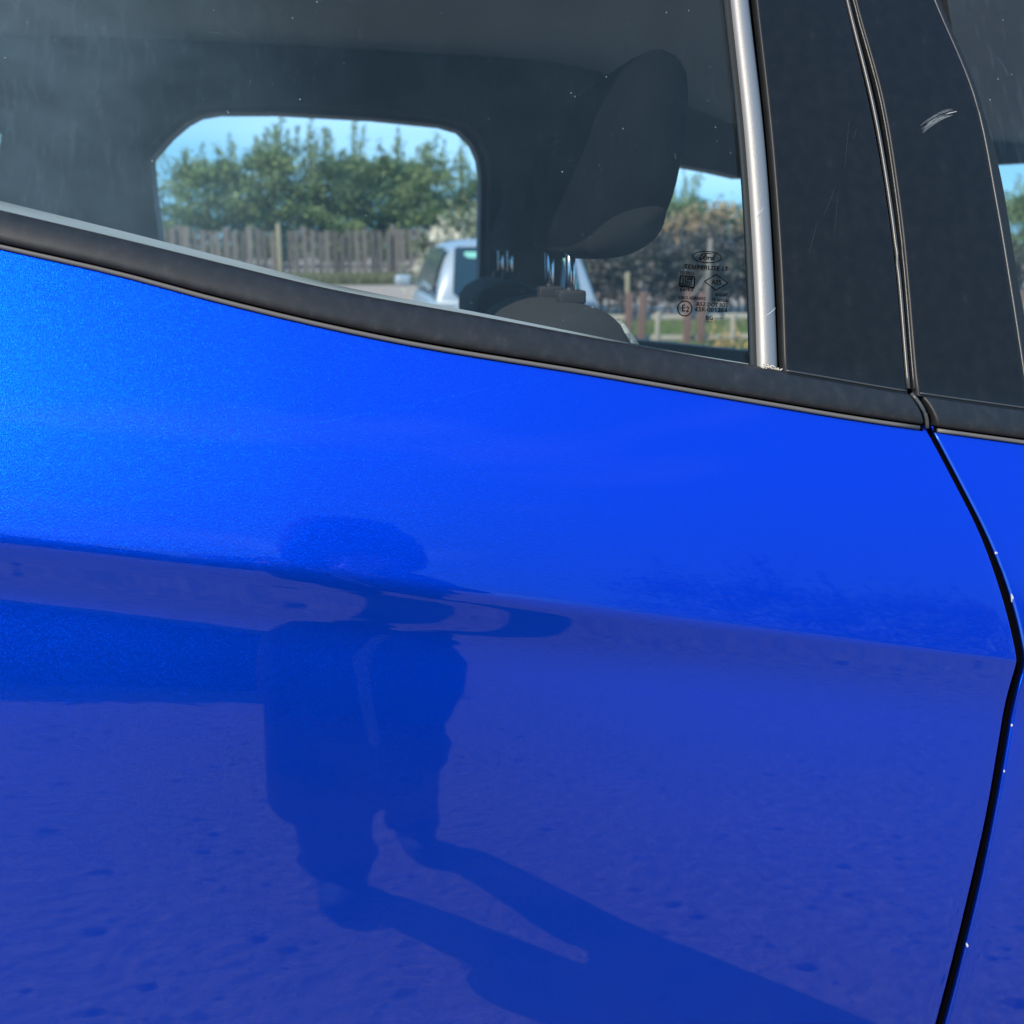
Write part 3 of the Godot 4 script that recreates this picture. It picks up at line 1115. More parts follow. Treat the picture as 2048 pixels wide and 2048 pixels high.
func door_film() -> StandardMaterial3D:
	var n := 512
	var im := Image.create(n, n, false, Image.FORMAT_RGBA8)
	var cloud := noise(0.012, 4, 71)
	var grit := noise(0.2, 2, 72)
	var wob := noise(0.02, 2, 73)
	for y in n:
		for x in n:
			var u := float(x) / n
			var v := float(y) / n
			var edge := smoothstep(0.0, 0.12, u) * smoothstep(0.0, 0.05, 1.0 - u) * smoothstep(0.0, 0.25, v)
			var q := Vector2(u - 0.41, (0.90 - v) * 0.465)
			var d := q.length()
			var ang := atan2(q.y, q.x)
			var arcs := 0.5 + 0.5 * sin(d * 430.0 + 1.2 * wob.get_noise_2d(x, y) + 3.0 * wob.get_noise_2d(ang * 30.0, 7.0))
			var here := smoothstep(0.07, 0.12, d) * smoothstep(0.30, 0.20, d) * smoothstep(1.75, 2.1, ang) * smoothstep(0.15, 0.65, cloud.get_noise_2d(x * 1.6, y * 1.6) + 0.5)
			var a := 0.010 * (1.0 + 0.6 * cloud.get_noise_2d(x, y) + 0.5 * grit.get_noise_2d(x, y)) + here * (0.020 * arcs * arcs - 0.004)
			im.set_pixel(x, y, Color(0.62, 0.56, 0.55, clampf(a * edge, 0.0, 0.2)))
	var m := mat(1, 1, 1, 0.95)
	m.albedo_texture = ImageTexture.create_from_image(im)
	m.transparency = BaseMaterial3D.TRANSPARENCY_ALPHA
	m.texture_repeat = false
	m.metallic_specular = 0.1
	return m


func glass_marks(glass: Node) -> void:
	# the printed marks, drawn flat on the pane; X runs along the print, Y up it, one unit is 43 micrometres
	var o := Node3D.new()
	put(o, "glass_print", glass)
	o.transform = Transform3D(Basis(Vector3(4.317e-5, -0.034e-5, -0.356e-5), Vector3(0.464e-5, 3.818e-5, -1.861e-5), Vector3(0, 0.05, 1).normalized() * 4.2e-5), Vector3(0.2873, 1.3217, -0.1168))
	var st := begin()
	oval(st, Vector2(62, 538), Vector2(284, 107), 19, -0.06)
	oval(st, Vector2(-385, -512), Vector2(130, 138), 22, 0.0)
	# script in the oval
	stroke(st, [Vector2(140, 610), Vector2(60, 618), Vector2(0, 608), Vector2(-50, 590), Vector2(-60, 566), Vector2(-40, 560)], 15)
	stroke(st, [Vector2(45, 612), Vector2(15, 560), Vector2(-20, 510), Vector2(-60, 486), Vector2(-90, 498), Vector2(-86, 522), Vector2(-60, 528)], 18)
	stroke(st, [Vector2(-30, 556), Vector2(20, 562), Vector2(58, 560)], 12)
	stroke(st, [Vector2(40, 540), Vector2(20, 520), Vector2(16, 492), Vector2(38, 486), Vector2(58, 508), Vector2(62, 534), Vector2(42, 542)], 14)
	stroke(st, [Vector2(62, 534), Vector2(86, 540), Vector2(96, 528), Vector2(82, 486)], 14)
	stroke(st, [Vector2(92, 514), Vector2(116, 538), Vector2(132, 530)], 13)
	stroke(st, [Vector2(176, 534), Vector2(150, 530), Vector2(134, 500), Vector2(144, 480), Vector2(170, 494), Vector2(186, 524)], 14)
	stroke(st, [Vector2(222, 590), Vector2(196, 530), Vector2(180, 486), Vector2(204, 478)], 15)
	# framed mark at the left
	var fr := [Vector2(-478, 118), Vector2(-466, 150), Vector2(-210, 134), Vector2(-188, 116), Vector2(-198, -76), Vector2(-212, -88), Vector2(-474, -68), Vector2(-490, -50), Vector2(-478, 118)]
	stroke(st, fr, 18)
	for s in [[-420, 116, -420, -6], [-420, -6, -458, -10], [-458, -10, -446, -48], [-446, -48, -300, -56], [-300, -56, -292, 20], [-292, 20, -376, 26], [-376, 26, -378, 112], [-378, 112, -232, 104], [-232, 104, -240, 72], [-256, 70, -262, -58], [-330, 80, -238, 78], [-336, 60, -336, 80], [-410, -18, -336, -22], [-336, -22, -338, -10]]:
		stroke(st, [Vector2(s[0], s[1]), Vector2(s[2], s[3])], 14)
	# diamond with open corners
	for s in [[10, 38, 130, 108], [148, 120, 250, 182], [250, 182, 348, 108], [372, 90, 486, 4], [486, 4, 366, -66], [340, -80, 246, -142], [246, -142, 140, -66], [116, -48, 10, 38]]:
		stroke(st, [Vector2(s[0], s[1]), Vector2(s[2], s[3])], 15)
	for i in 4:
		stroke(st, [Vector2(230 + i * 44, -716 - i * 1), Vector2(244 + i * 44, -717)], 10)
		stroke(st, [Vector2(4 + i * 46, -775 - i * 2), Vector2(18 + i * 46, -776)], 10)
	st.generate_normals()
	var marks := st.commit()
	var texts := [["·TEMPERLITE-LT", -425, 495, 320, 0.062, true], ["IS:2553", -480, -190, 208, 0.05, false], ["part:2", -478, -210, -136, 0.05, false], ["AIS", 150, 350, 22, 0.03, false], ["AGSXF", 226, 478, -232, 0.03, false], ["CM/L-6586692", -510, 30, -300, 0.055, false], ["TP M33A", 150, 475, -346, 0.05, false], ["AS2", -160, 30, -424, 0.05, true], ["DOT 803", 72, 480, -444, 0.05, false], ["43R-001264", -190, 470, -540, 0.04, true], ["E", -440, -378, -502, 0.02, true], ["2", -360, -302, -528, 0.02, true], ["BG", 34, 178, -702, 0.02, true]]
	add("printed_mark", marks, M.ink, o)
	for t in texts:
		var f := SystemFont.new()
		f.font_names = PackedStringArray(["Droid Sans"])
		f.font_weight = 700
		var tm := TextMesh.new()
		tm.font = f
		tm.text = t[0]
		tm.font_size = 64
		tm.pixel_size = 1.0
		tm.depth = 0.5
		tm.horizontal_alignment = HORIZONTAL_ALIGNMENT_CENTER
		var box := tm.get_aabb()
		var mi := add("printed_text", tm, M.ink, o)
		var k: float = (t[2] - t[1]) / maxf(box.size.x, 1.0)
		var ky: float = k if t[0].length() > 1 else 140.0 / maxf(box.size.y, 1.0) * (1.0 if t[0] == "E" else 0.82)
		mi.scale = Vector3(k, ky, 1)
		mi.rotation.z = -t[4]
		mi.position = Vector3((t[1] + t[2]) / 2.0 - box.get_center().x * k, t[3] - box.get_center().y * ky, 0)


func stroke(st: SurfaceTool, line: Array, w: float) -> void:
	for i in line.size() - 1:
		var d: Vector2 = (line[i + 1] - line[i]).normalized()
		var n := Vector2(-d.y, d.x) * w * 0.66
		var ext := d * w * 0.3
		var q := [line[i] - n - ext, line[i] + n - ext, line[i + 1] + n + ext, line[i + 1] - n + ext]
		for k in [0, 1, 2, 0, 2, 3]: st.add_vertex(Vector3(q[k].x, q[k].y, 0.02 * i))


func oval(st: SurfaceTool, c: Vector2, r: Vector2, w: float, turn: float) -> void:
	for i in 48:
		for k in [[0, 0], [1, 0], [1, 1], [0, 0], [1, 1], [0, 1]]:
			var a: float = TAU * (i + k[1]) / 48.0
			var q := Vector2(cos(a) * (r.x + k[0] * w), sin(a) * (r.y + k[0] * w)).rotated(turn)
			st.add_vertex(Vector3(c.x + q.x, c.y + q.y, 0))


func far_z(y: float) -> float: return -1.50 + 0.42 * (y - 1.35)


func far_part(poly: Array, off := 0.0) -> ArrayMesh:
	var st := begin()
	st.set_smooth_group(-1)
	flat_polygon(st, PackedVector2Array(poly), func(p): return Vector3(p.x, p.y, far_z(p.y) + off))
	st.generate_normals()
	return st.commit()


func far_reveal(hole: Array) -> ArrayMesh:           # the depth of the door frame round a far window
	var rows := []
	for k in 4:
		var row := []
		for p in hole + [hole[0]]: row.append(Vector3(p.x, p.y, far_z(p.y) - 0.02 * k))
		rows.append(row)
	return sheet(rows)


func roof_drop(x: float) -> float: return 0.05 * pow(maxf(0.0, x - 0.5), 2.0) + 0.03 * pow(minf(0.0, x + 0.4), 2.0)


func car_shell(car: Node3D) -> void:
	# far side of the cabin with its three window openings, in an upper and a lower part that meet at mid height
	var ym := 1.45
	var up := [Vector2(-1.52, ym)]
	var lo := [Vector2(-1.52, ym)]
	for hole in [FAR_QUARTER_HOLE, FAR_REAR_HOLE, FAR_FRONT_HOLE]:
		var tops := []
		var lows := []
		for p in hole:
			if p.y >= ym - 0.0001: tops.append(p)
			if p.y <= ym + 0.0001 and not (p.x == hole[0].x and p.y == hole[0].y): lows.append(p)
		up.append_array(tops)
		lo.append(hole[0])
		lows.reverse()
		lo.append_array(lows)
	up.append_array([Vector2(2.0, ym), Vector2(2.0, 1.58), Vector2(1.55, 1.68), Vector2(1.1, 1.715), Vector2(0.4, 1.745), Vector2(-0.284, 1.745), Vector2(-1.52, 1.72)])
	lo.append_array([Vector2(2.0, ym), Vector2(2.0, 0.45), Vector2(-1.52, 0.45)])
	add("far_roof_rail", far_part(up), M.trim_dark, car)
	add("far_door_lining", far_part(lo), M.trim_dark, car)
	add("far_outer_side", far_part([Vector2(-1.5, 0.45), Vector2(2.3, 0.45), Vector2(2.3, 0.98), Vector2(1.7, 1.02), Vector2(0.43, 1.16), Vector2(-0.36, 1.28), Vector2(-1.5, 1.40)], -0.07), M.paint, car)
	for hole in [FAR_QUARTER_HOLE, FAR_REAR_HOLE, FAR_FRONT_HOLE]:
		var w := add("far_window", far_part(hole, -0.03), M.pane, car)
		add("window_frame", far_reveal(hole), M.trim_dark, w)
	var ring := []
	for i in range(0, 14):
		var p: Vector2 = FAR_REAR_HOLE[i]
		var c := Vector2(-0.04, 1.40)
		var q := p + (p - c).normalized() * 0.016
		ring.append(Vector3(q.x, q.y, far_z(q.y) + 0.006))
	ring.append(Vector3(0.302, 1.22, far_z(1.22) + 0.006))
	add("far_window_trim", tube(ring, 0.0045, 6), M.trim_edge, car)
	# belt strap, adjuster and buckle on the far pillar
	add("seat_belt", rounded_box(Vector3(0.016, 0.09, 0.006), 0.002), M.trim_edge, car).position = Vector3(0.325, 1.43, far_z(1.43) + 0.02)
	for i in 3: add("belt_anchor", rounded_box(Vector3(0.012 + 0.006 * (i % 2), 0.05, 0.02), 0.003), M.edge_light if i == 1 else M.trim_edge, car).position = Vector3(0.345 + 0.026 * i, 1.42 - 0.006 * i, far_z(1.42) + 0.022)
	# headliner and roof
	var lining := []
	var roof := []
	var meet := [Vector2(-1.55, 1.69), Vector2(-0.284, 1.708), Vector2(0.160, 1.699), Vector2(0.474, 1.680), Vector2(0.721, 1.608), Vector2(0.793, 1.588), Vector2(1.1, 1.575), Vector2(1.6, 1.56)]
	for j in 17:
		var t := j / 16.0
		var row := []
		var top := []
		for i in 57:
			var x := lerpf(-1.52, 1.55, i / 56.0)
			var drop := roof_drop(x)
			var y0 := line_y(meet, x)
			var y := lerpf(y0, 1.705 - drop + 0.012 * sin(PI * t), smoothstep(0.0, 0.35, t))
			row.append(Vector3(x, y, lerpf(far_z(y0) + 0.003, -0.30, t)))
			top.append(Vector3(x, 1.735 - drop + 0.03 * sin(PI * t), lerpf(-1.42, -0.27, t)))
		lining.append(row)
		roof.append(top)
	add("headliner", sheet(lining), M.headliner, car)
	add("roof", sheet(roof), M.paint, car)
	# near roof rail, door frame top and rear pillar, above and left of the picture
	var rail := []
	for j in 8:
		var row := []
		for i in 41:
			var x := lerpf(-1.52, 1.55, i / 40.0)
			var y := lerpf(1.588, 1.735, j / 7.0)
			var p := on_side(x, minf(y, 1.68), -0.012)
			p.y = y - roof_drop(x) * j / 7.0
			p.z = lerpf(p.z, -0.275, smoothstep(0.3, 1.0, j / 7.0))
			row.append(p)
		rail.append(row)
	add("roof_rail", sheet(rail), M.paint, car)
	var cp := []
	for j in 9:
		var row := []
		for i in 13:
			var x := lerpf(-1.52, -0.40, i / 12.0)
			row.append(on_side(x, lerpf(minf(line_y(BELT_BOTTOM, x), 1.57) - 0.006, 1.60, j / 8.0), -0.004))
		cp.append(row)
	add("rear_pillar", sheet(cp), M.paint, car)
	# windscreen pillar on the near side and on the far side, windscreen, dashboard, bonnet
	for s in [[-0.22, -0.06], [-1.40, -1.50]]:
		add("windscreen_pillar", tube([Vector3(1.5, 1.655, s[0]), Vector3(1.85, 1.40, lerpf(s[0], s[1], 0.55)), Vector3(2.3, 1.03, s[1])], 0.04, 10), M.paint, car)
	add("windscreen", sheet([[Vector3(2.36, 0.99, -1.48), Vector3(2.36, 0.99, -0.08)], [Vector3(1.52, 1.675, -1.36), Vector3(1.52, 1.675, -0.27)]]), M.pane, car)
	add("dashboard", rounded_box(Vector3(0.55, 0.35, 1.34), 0.09), M.trim_dark, car).position = Vector3(1.92, 0.86, -0.77)
	var bonnet := []
	for j in 9:
		var row := []
		for i in 9:
			var t := i / 8.0
			row.append(Vector3(lerpf(2.20, 2.95, t), 1.02 - 0.17 * t * t + 0.03 * sin(PI * j / 8.0), lerpf(-1.52, -0.02, j / 8.0) + (0.09 * t * t) * (1 if j == 0 else -1 if j == 8 else 0)))
		row.reverse()
		bonnet.append(row)
	add("bonnet", sheet(bonnet), M.paint, car)
	# floor, inner door skins, tail
	add("cabin_floor", rounded_box(Vector3(3.5, 0.06, 1.40), 0.02), M.trim_dark, car).position = Vector3(0.3, 0.38, -0.77)
	add("tail", rounded_box(Vector3(0.08, 1.28, 1.30), 0.03), M.paint, car).position = Vector3(-1.53, 1.04, -0.78)
	var lin_near := []
	for j in 6:
		var row := []
		for i in 31:
			var x := lerpf(-1.45, 1.75, i / 30.0)
			var y := lerpf(0.40, line_y(BELT_BOTTOM, x) - 0.03, j / 5.0)
			row.append(on_side(x, y, -0.075))
		lin_near.append(row)
	add("near_door_lining", sheet(lin_near), M.trim_dark, car)
	for w in [[-1.08, -0.17], [-1.08, -1.38], [1.92, -0.17], [1.92, -1.38]]:
		var wh := add("wheel", disc_wheel(0.33, 0.21), M.tyre, car)
		wh.position = Vector3(w[0], 0.33, w[1])
		wh.rotation.y = PI / 2
		add("wheel_rim", rounded_box(Vector3(0.16, 0.36, 0.36), 0.07), M.rim, wh)


func seats(car: Node3D) -> void:
	for s in [0.0, -0.76]:
		var seat := Node3D.new()
		put(seat, "front_seat", car)
		seat.position = Vector3(-s * 0.075, 0, s)
		add("headrest", pillow([Vector2(0.291, 1.529), Vector2(0.311, 1.519), Vector2(0.319, 1.496), Vector2(0.317, 1.445), Vector2(0.308, 1.395), Vector2(0.292, 1.362), Vector2(0.268, 1.345), Vector2(0.237, 1.340), Vector2(0.219, 1.347), Vector2(0.214, 1.366), Vector2(0.224, 1.401), Vector2(0.237, 1.439), Vector2(0.247, 1.478), Vector2(0.266, 1.514)], -0.25, -0.54, 5.0), M.seat, seat)
		add("backrest", pillow([Vector2(0.163, 1.274), Vector2(0.183, 1.289), Vector2(0.208, 1.296), Vector2(0.234, 1.295), Vector2(0.256, 1.287), Vector2(0.270, 1.272), Vector2(0.282, 1.246), Vector2(0.315, 1.15), Vector2(0.40, 0.72), Vector2(0.36, 0.62), Vector2(0.27, 0.66), Vector2(0.17, 1.10), Vector2(0.155, 1.24)], -0.26, -0.58, 7.0, 18), M.seat_side, seat)
		add("bolster", pillow([Vector2(0.262, 1.281), Vector2(0.274, 1.270), Vector2(0.288, 1.246), Vector2(0.306, 1.20), Vector2(0.335, 1.10), Vector2(0.315, 1.09), Vector2(0.285, 1.19), Vector2(0.266, 1.245)], -0.27, -0.53, 8.0), M.weave, seat)
		add("headrest_lit_base", pillow([Vector2(0.2180, 1.3455), Vector2(0.222, 1.362), Vector2(0.250, 1.382), Vector2(0.285, 1.390), Vector2(0.300, 1.384), Vector2(0.292, 1.360), Vector2(0.268, 1.3435), Vector2(0.237, 1.3385)], -0.2485, -0.5415, 6.0), M.seat_lit_base, seat)  # paler panel whose colour paints in the lit patch at the headrest foot
		for z in [-0.34, -0.45]:
			add("headrest_post", tube([Vector3(0.224, 1.36, z), Vector3(0.2245, 1.32, z), Vector3(0.2235, 1.285, z)], 0.0052, 12), M.chrome, seat)
			add("post_guide", rounded_box(Vector3(0.028, 0.014, 0.024), 0.003), M.trim_dark, seat).position = Vector3(0.225, 1.301, z)
		add("cushion", rounded_box(Vector3(0.52, 0.16, 0.48), 0.06), M.seat, seat).position = Vector3(0.55, 0.62, -0.39)
	var bench := Node3D.new()
	put(bench, "rear_bench", car)
	add("backrest", rounded_box(Vector3(0.16, 0.62, 1.2), 0.06), M.seat, bench).position = Vector3(-0.86, 0.90, -0.77)
	add("cushion", rounded_box(Vector3(0.50, 0.16, 1.2), 0.06), M.seat, bench).position = Vector3(-0.56, 0.62, -0.77)


# ---------------------------------------------------------------- beyond the car
func leaf_spray(st: SurfaceTool, p: Vector3, d: Vector3, size: float, col: Color) -> void:
	var s := d.cross(Vector3(rng.randf() - 0.5, rng.randf() - 0.5, rng.randf() - 0.5)).normalized()
	st.set_color(col)
	for v in [p - s * size * 0.28, p + d * size, p + s * size * 0.28]: st.add_vertex(v)


func conifer(height: float, spread: float, shoots: int, seed_: int) -> Array:
	# a bushy evergreen of upswept sprays with thin leading shoots; returns the crown and the trunk with its limbs
	rng.seed = seed_
	var st := begin()
	st.set_smooth_group(-1)
	var wood := begin()
	wood.set_smooth_group(0)
	var n := tube_into(wood, [Vector3(0, -0.1, 0), Vector3(0.03, height * 0.4, 0.02), Vector3(0, height * 0.82, 0)], 0.10, 7, 0, 0.25)
	var tones := [Color(0.085, 0.150, 0.066), Color(0.120, 0.200, 0.082), Color(0.160, 0.245, 0.092), Color(0.205, 0.280, 0.108)]
	for b in 84:
		var t := pow(rng.randf(), 1.15)
		var y := lerpf(0.10, 0.80, t) * height
		var reach := spread * lerpf(1.24, 0.46, t * t) * rng.randf_range(0.5, 1.1)
		var th := rng.randf() * TAU
		var tip := Vector3(cos(th) * reach, y + reach * rng.randf_range(0.15, 0.5), sin(th) * reach)
		if b % 2 == 0: n = tube_into(wood, [Vector3(0, y * 0.9, 0), tip * Vector3(0.5, 0, 0.5) + Vector3(0, lerpf(y * 0.9, tip.y, 0.4), 0), tip], 0.022, 5, n, 0.3)
		var tone: Color = tones[rng.randi() % 4]
		var r := rng.randf_range(0.20, 0.42) * spread * 0.6
		for k in 130:
			var o := Vector3(rng.randfn(), rng.randfn() * 0.75, rng.randfn()) * r * 0.55
			var along := rng.randf_range(0.45, 1.0)
			var p := Vector3(tip.x * along, lerpf(y, tip.y, along), tip.z * along) + o
			var d := (Vector3(o.x, absf(o.y) + r * 0.5, o.z) + Vector3(rng.randfn(), rng.randfn(), rng.randfn()) * r * 0.3).normalized()
			leaf_spray(st, p, d, rng.randf_range(0.06, 0.16), tone * rng.randf_range(0.7, 1.35))
	for s in shoots:
		var th := rng.randf() * TAU
		var rr := rng.randf() * spread * 0.8
		var base := Vector3(cos(th) * rr, height * rng.randf_range(0.62, 0.80), sin(th) * rr)
		var top := base + Vector3(rng.randfn() * 0.09, height * rng.randf_range(0.14, 0.34), rng.randfn() * 0.09)
		n = tube_into(wood, [base, base.lerp(top, 0.5) + Vector3(0.02, 0, 0), top], 0.014, 4, n, 0.3)
		for k in 75:
			var q := rng.randf()
			var p := base.lerp(top, q) + Vector3(rng.randfn(), rng.randfn() * 0.4, rng.randfn()) * lerpf(0.14, 0.035, q)
			leaf_spray(st, p, Vector3(rng.randfn() * 0.6, 1.0, rng.randfn() * 0.6).normalized(), rng.randf_range(0.06, 0.15), tones[1 + rng.randi() % 3] * rng.randf_range(0.8, 1.4))
	st.generate_normals()
	wood.generate_normals()
	return [st.commit(), wood.commit()]


func shrub(size: Vector3, clumps: int, per: int, leaf: float, tones: Array, seed_: int) -> Array:
	rng.seed = seed_
	var st := begin()
	st.set_smooth_group(-1)
	var wood := begin()
	wood.set_smooth_group(0)
	var n := 0
	for c in clumps:
		var p := Vector3(rng.randf_range(-0.5, 0.5) * size.x, 0, rng.randf_range(-0.5, 0.5) * size.z)
		p.y = size.y * rng.randf_range(0.25, 0.85) * (1.0 - 0.5 * pow(absf(p.x / size.x * 2.0), 3.0))
		if c % 3 == 0: n = tube_into(wood, [Vector3(p.x * 0.6, -0.05, p.z * 0.6), p * 0.6 + Vector3(0.04, 0.03, 0), p], 0.02, 5, n, 0.3)
		var tone: Color = tones[rng.randi() % tones.size()]
		var r := rng.randf_range(0.16, 0.34)
		for k in per:
			var o := Vector3(rng.randfn(), rng.randfn() * 0.8, rng.randfn()) * r * 0.6
			var q := p + o
			q.y = maxf(q.y, 0.02)
			leaf_spray(st, q, (o + Vector3(rng.randfn(), rng.randfn() + 0.8, rng.randfn()) * 0.15).normalized(), leaf * rng.randf_range(0.6, 1.4), tone * rng.randf_range(0.65, 1.35))
	st.generate_normals()
	wood.generate_normals()
	return [st.commit(), wood.commit()]


func plant(called: String, made: Array, at: Vector3, turn: float, size: float, label: String, category: String, group := "") -> Node3D:
	var o := thing(called, label, category, at, turn, group)
	o.scale = Vector3.ONE * size
	add("crown", made[0], M.leaf, o)
	add("trunk" if category == "tree" else "stems", made[1], M.bark, o)
	return o


func yard_beyond() -> void:
	# close hedge of evergreens behind the fence
	var kinds := [conifer(4.0, 1.5, 14, 101), conifer(3.8, 1.65, 11, 102), conifer(4.1, 1.45, 15, 103)]
	var hedge := [
		[-9.6, -27.6, 0, 1.0, "evergreen at the far left end of the hedge, beyond the rear quarter window"],
		[-7.6, -27.2, 1, 0.92, "evergreen beyond the far rear pillar, second from the hedge's left end"],
		[-5.4, -27.3, 2, 0.80, "low evergreen at the left edge of the view through the far window"],
		[-3.35, -27.0, 1, 0.86, "broad evergreen left of the tall twin shooted tree in the far window"],
		[-1.75, -27.2, 0, 0.92, "tall evergreen with thin leading shoots, left of centre in the far window"],
		[-0.2, -26.8, 2, 0.84, "evergreen just right of the dip in the hedge top"],
		[0.75, -27.3, 1, 0.90, "tallest evergreen over the middle of the fence, right of the dip"],
		[2.15, -27.0, 0, 0.84, "evergreen with one leaning shoot above the pale car"],
		[3.7, -27.2, 2, 0.78, "shorter evergreen at the right edge of the far rear window"],
		[5.6, -27.6, 1, 0.72, "evergreen hidden partly by the headrest, between the two far windows"],
		[7.6, -27.4, 0, 0.66, "evergreen left of the one showing over the dry bush"],
		[9.2, -27.2, 2, 0.70, "evergreen with upright shoots showing over the dry bush by the glass print"],
		[11.4, -27.6, 1, 0.52, "low evergreen right of the one over the dry bush"],
		[13.6, -27.4, 0, 0.66, "evergreen behind the black door pillar"],
		[16.6, -27.4, 2, 0.80, "evergreen left of the gap by the front window"],
		[19.4, -27.2, 1, 0.80, "evergreen seen through the front side window at the right edge"],
		[22.4, -27.6, 0, 0.85, "evergreen farthest right in the hedge"]]
	for i in hedge.size():
		var h: Array = hedge[i]
		plant("evergreen_tree", kinds[h[2]], Vector3(h[0], ground_y(h[0], h[1]), h[1]), i * 1.9, h[3], h[4], "tree", "evergreens of the hedge behind the fence")
	board_fence()
	# pale dry bush that shows over the roof of the pale car
	plant("dry_bush", shrub(Vector3(3.0, 2.15, 1.2), 60, 80, 0.12, [Color(0.52, 0.50, 0.40), Color(0.40, 0.42, 0.32), Color(0.60, 0.58, 0.48), Color(0.16, 0.19, 0.10)], 210), Vector3(2.75, ground_y(3.0, -17.2), -17.4), 0.2, 1.0, "pale straw coloured bush showing above the roof of the pale blue car", "bush")
	# dark bank of brambles with dry tops
	var dark := shrub(Vector3(4.2, 1.75, 1.6), 90, 80, 0.13, [Color(0.055, 0.057, 0.056), Color(0.075, 0.075, 0.068), Color(0.090, 0.084, 0.075), Color(0.060, 0.068, 0.054)], 220)
	var labels := ["dark bramble thicket beside the pale blue car's right side", "dark bramble thicket behind the rail fence posts and the glass print", "dark bramble thicket behind the right part of the rail fence"]
	for i in 3: plant("bramble_thicket", dark, Vector3(4.6 + 3.2 * i, ground_y(5.0 + 3 * i, -17.5), -17.5 - 0.3 * i), 0.1 * i + (PI if i == 1 else 0.0), 1.0, labels[i], "thicket", "dark bramble thickets behind the rail fence")
	var tan_ := shrub(Vector3(2.6, 1.15, 1.0), 46, 70, 0.10, [Color(0.38, 0.29, 0.16), Color(0.46, 0.36, 0.21), Color(0.14, 0.20, 0.07), Color(0.11, 0.17, 0.06), Color(0.28, 0.22, 0.13)], 230)
	var tl := ["tan and green dry bush over the thicket, left part near the headrest", "tan and green dry bush over the thicket, above the glass print", "tan and green dry bush over the thicket, hidden by the black pillar"]
	for i in 3: plant("autumn_bush", tan_, Vector3(4.9 + 2.1 * i, ground_y(6.0, -18.8) + 1.05, -18.9), 0.5 * i, 1.0 - 0.06 * i, tl[i], "bush", "dry bushes over the thicket")
	rail_fence()
	var pole := thing("pole", "pale upright pole with a slanted stay, standing before the dark thicket", "pole", Vector3(6.05, ground_y(6.0, -16.3), -16.3))
	add("shaft", tube([Vector3(0, -0.1, 0), Vector3(0, 0.8, 0), Vector3(0.01, 1.42, 0)], 0.05, 8, 0.8), M.grey_wood, pole)
	add("stay", tube([Vector3(-0.5, 0.2, 0.1), Vector3(-0.02, 0.85, 0.02)], 0.022, 6), M.grey_wood, pole)
	var clump := shrub(Vector3(0.16, 0.24, 0.16), 4, 60, 0.05, [Color(0.52, 0.33, 0.10), Color(0.45, 0.30, 0.12), Color(0.30, 0.26, 0.10)], 240)
	plant("grass_clump", clump, Vector3(4.62, ground_y(4.4, -11.6), -11.6), 0.0, 1.0, "small golden dead grass clump at the foot of the rail fence", "grass clump")
	# pale blue car seen through the windows
	var van := make_estate("pale_car", M.van_paint, "pale silver blue car with large dark window, parked beyond the far window", "car")
	van.position = Vector3(1.70, ground_y(1.7, -11.75), -11.75)
	van.rotation.y = deg_to_rad(180.0)
	van.scale = Vector3(1.05, 0.95, 1.0)


func board_fence() -> void:
	var f := thing("board_fence", "weathered grey upright board fence below the evergreens", "fence", Vector3(0, 0, -25))
	rng.seed = 300
	var shapes := []
	for i in 4:
		var h: float = [1.20, 1.16, 1.24, 1.12][i]
		var w: float = [0.135, 0.125, 0.14, 0.12][i]
		shapes.append(prism(PackedVector2Array([Vector2(-w / 2, 0), Vector2(w / 2, 0), Vector2(w / 2, h - 0.02), Vector2(w * 0.1, h), Vector2(-w / 2, h - 0.012)]), -0.012, 0.012))
	var x := -9.6
	var i := 0
	while x < 5.4:
		var b := add("board", shapes[rng.randi() % 4], M["board%d" % [0, 1, 0, 2, 1, 3, 0][rng.randi() % 7]], f)
		b.position = Vector3(x, ground_y(x, -25.0) + rng.randf_range(-0.03, 0.04), 0.03 if i % 2 else -0.03)
		b.rotation.z = rng.randf_range(-0.02, 0.02)
		x += rng.randf_range(0.165, 0.20)
		i += 1
	for y in [0.32, 0.95]:
		add("rail", rounded_box(Vector3(15.2, 0.08, 0.04), 0.006), M.board1, f).position = Vector3(-2.1, 0.57 + y, -0.065)
	for k in 6:
		var p := add("post", rounded_box(Vector3(0.10, 1.36, 0.10), 0.01), M.pale_post if k == 3 else M.board0, f)
		p.position = Vector3(-9.6 + 2.69 * k, 0.57 + 0.64, 0.085 if k == 3 else -0.14)
		if k == 3: p.set_meta("label", "pale yellow post at the front of the fence")


func rail_fence() -> void:
	var f := thing("rail_fence", "low pale rail fence with paired brown posts on the grass", "fence", Vector3(0, 0, -12.5))
	rng.seed = 320
	for x in [3.62, 3.80, 4.42, 4.61, 6.6, 6.79, 9.0, 9.19]:
		var p := add("post", rounded_box(Vector3(0.085, 0.82, 0.085), 0.008), M.red_post, f)
		p.position = Vector3(x, ground_y(x, -12.5) + 0.32 + rng.randf_range(-0.03, 0.03), 0.06)
		p.rotation.z = rng.randf_range(-0.02, 0.02)
	for y in [0.15, 0.42]:
		for s in [[3.2, 4.9], [4.95, 7.0], [7.05, 9.6]]:
			var r := add("rail", rounded_box(Vector3(s[1] - s[0], 0.07, 0.035), 0.008), M.rail_wood, f)
			r.position = Vector3((s[0] + s[1]) / 2, ground_y(5.0, -12.5) + y, -0.02 + rng.randf_range(-0.01, 0.01))
			r.rotation.z = rng.randf_range(-0.012, 0.012)
	x_stakes(f)
	add("top_stake", rounded_box(Vector3(0.05, 0.30, 0.05), 0.01), M.pale_post, f).position = Vector3(3.60, ground_y(3.6, -12.5) + 0.82, 0.02)


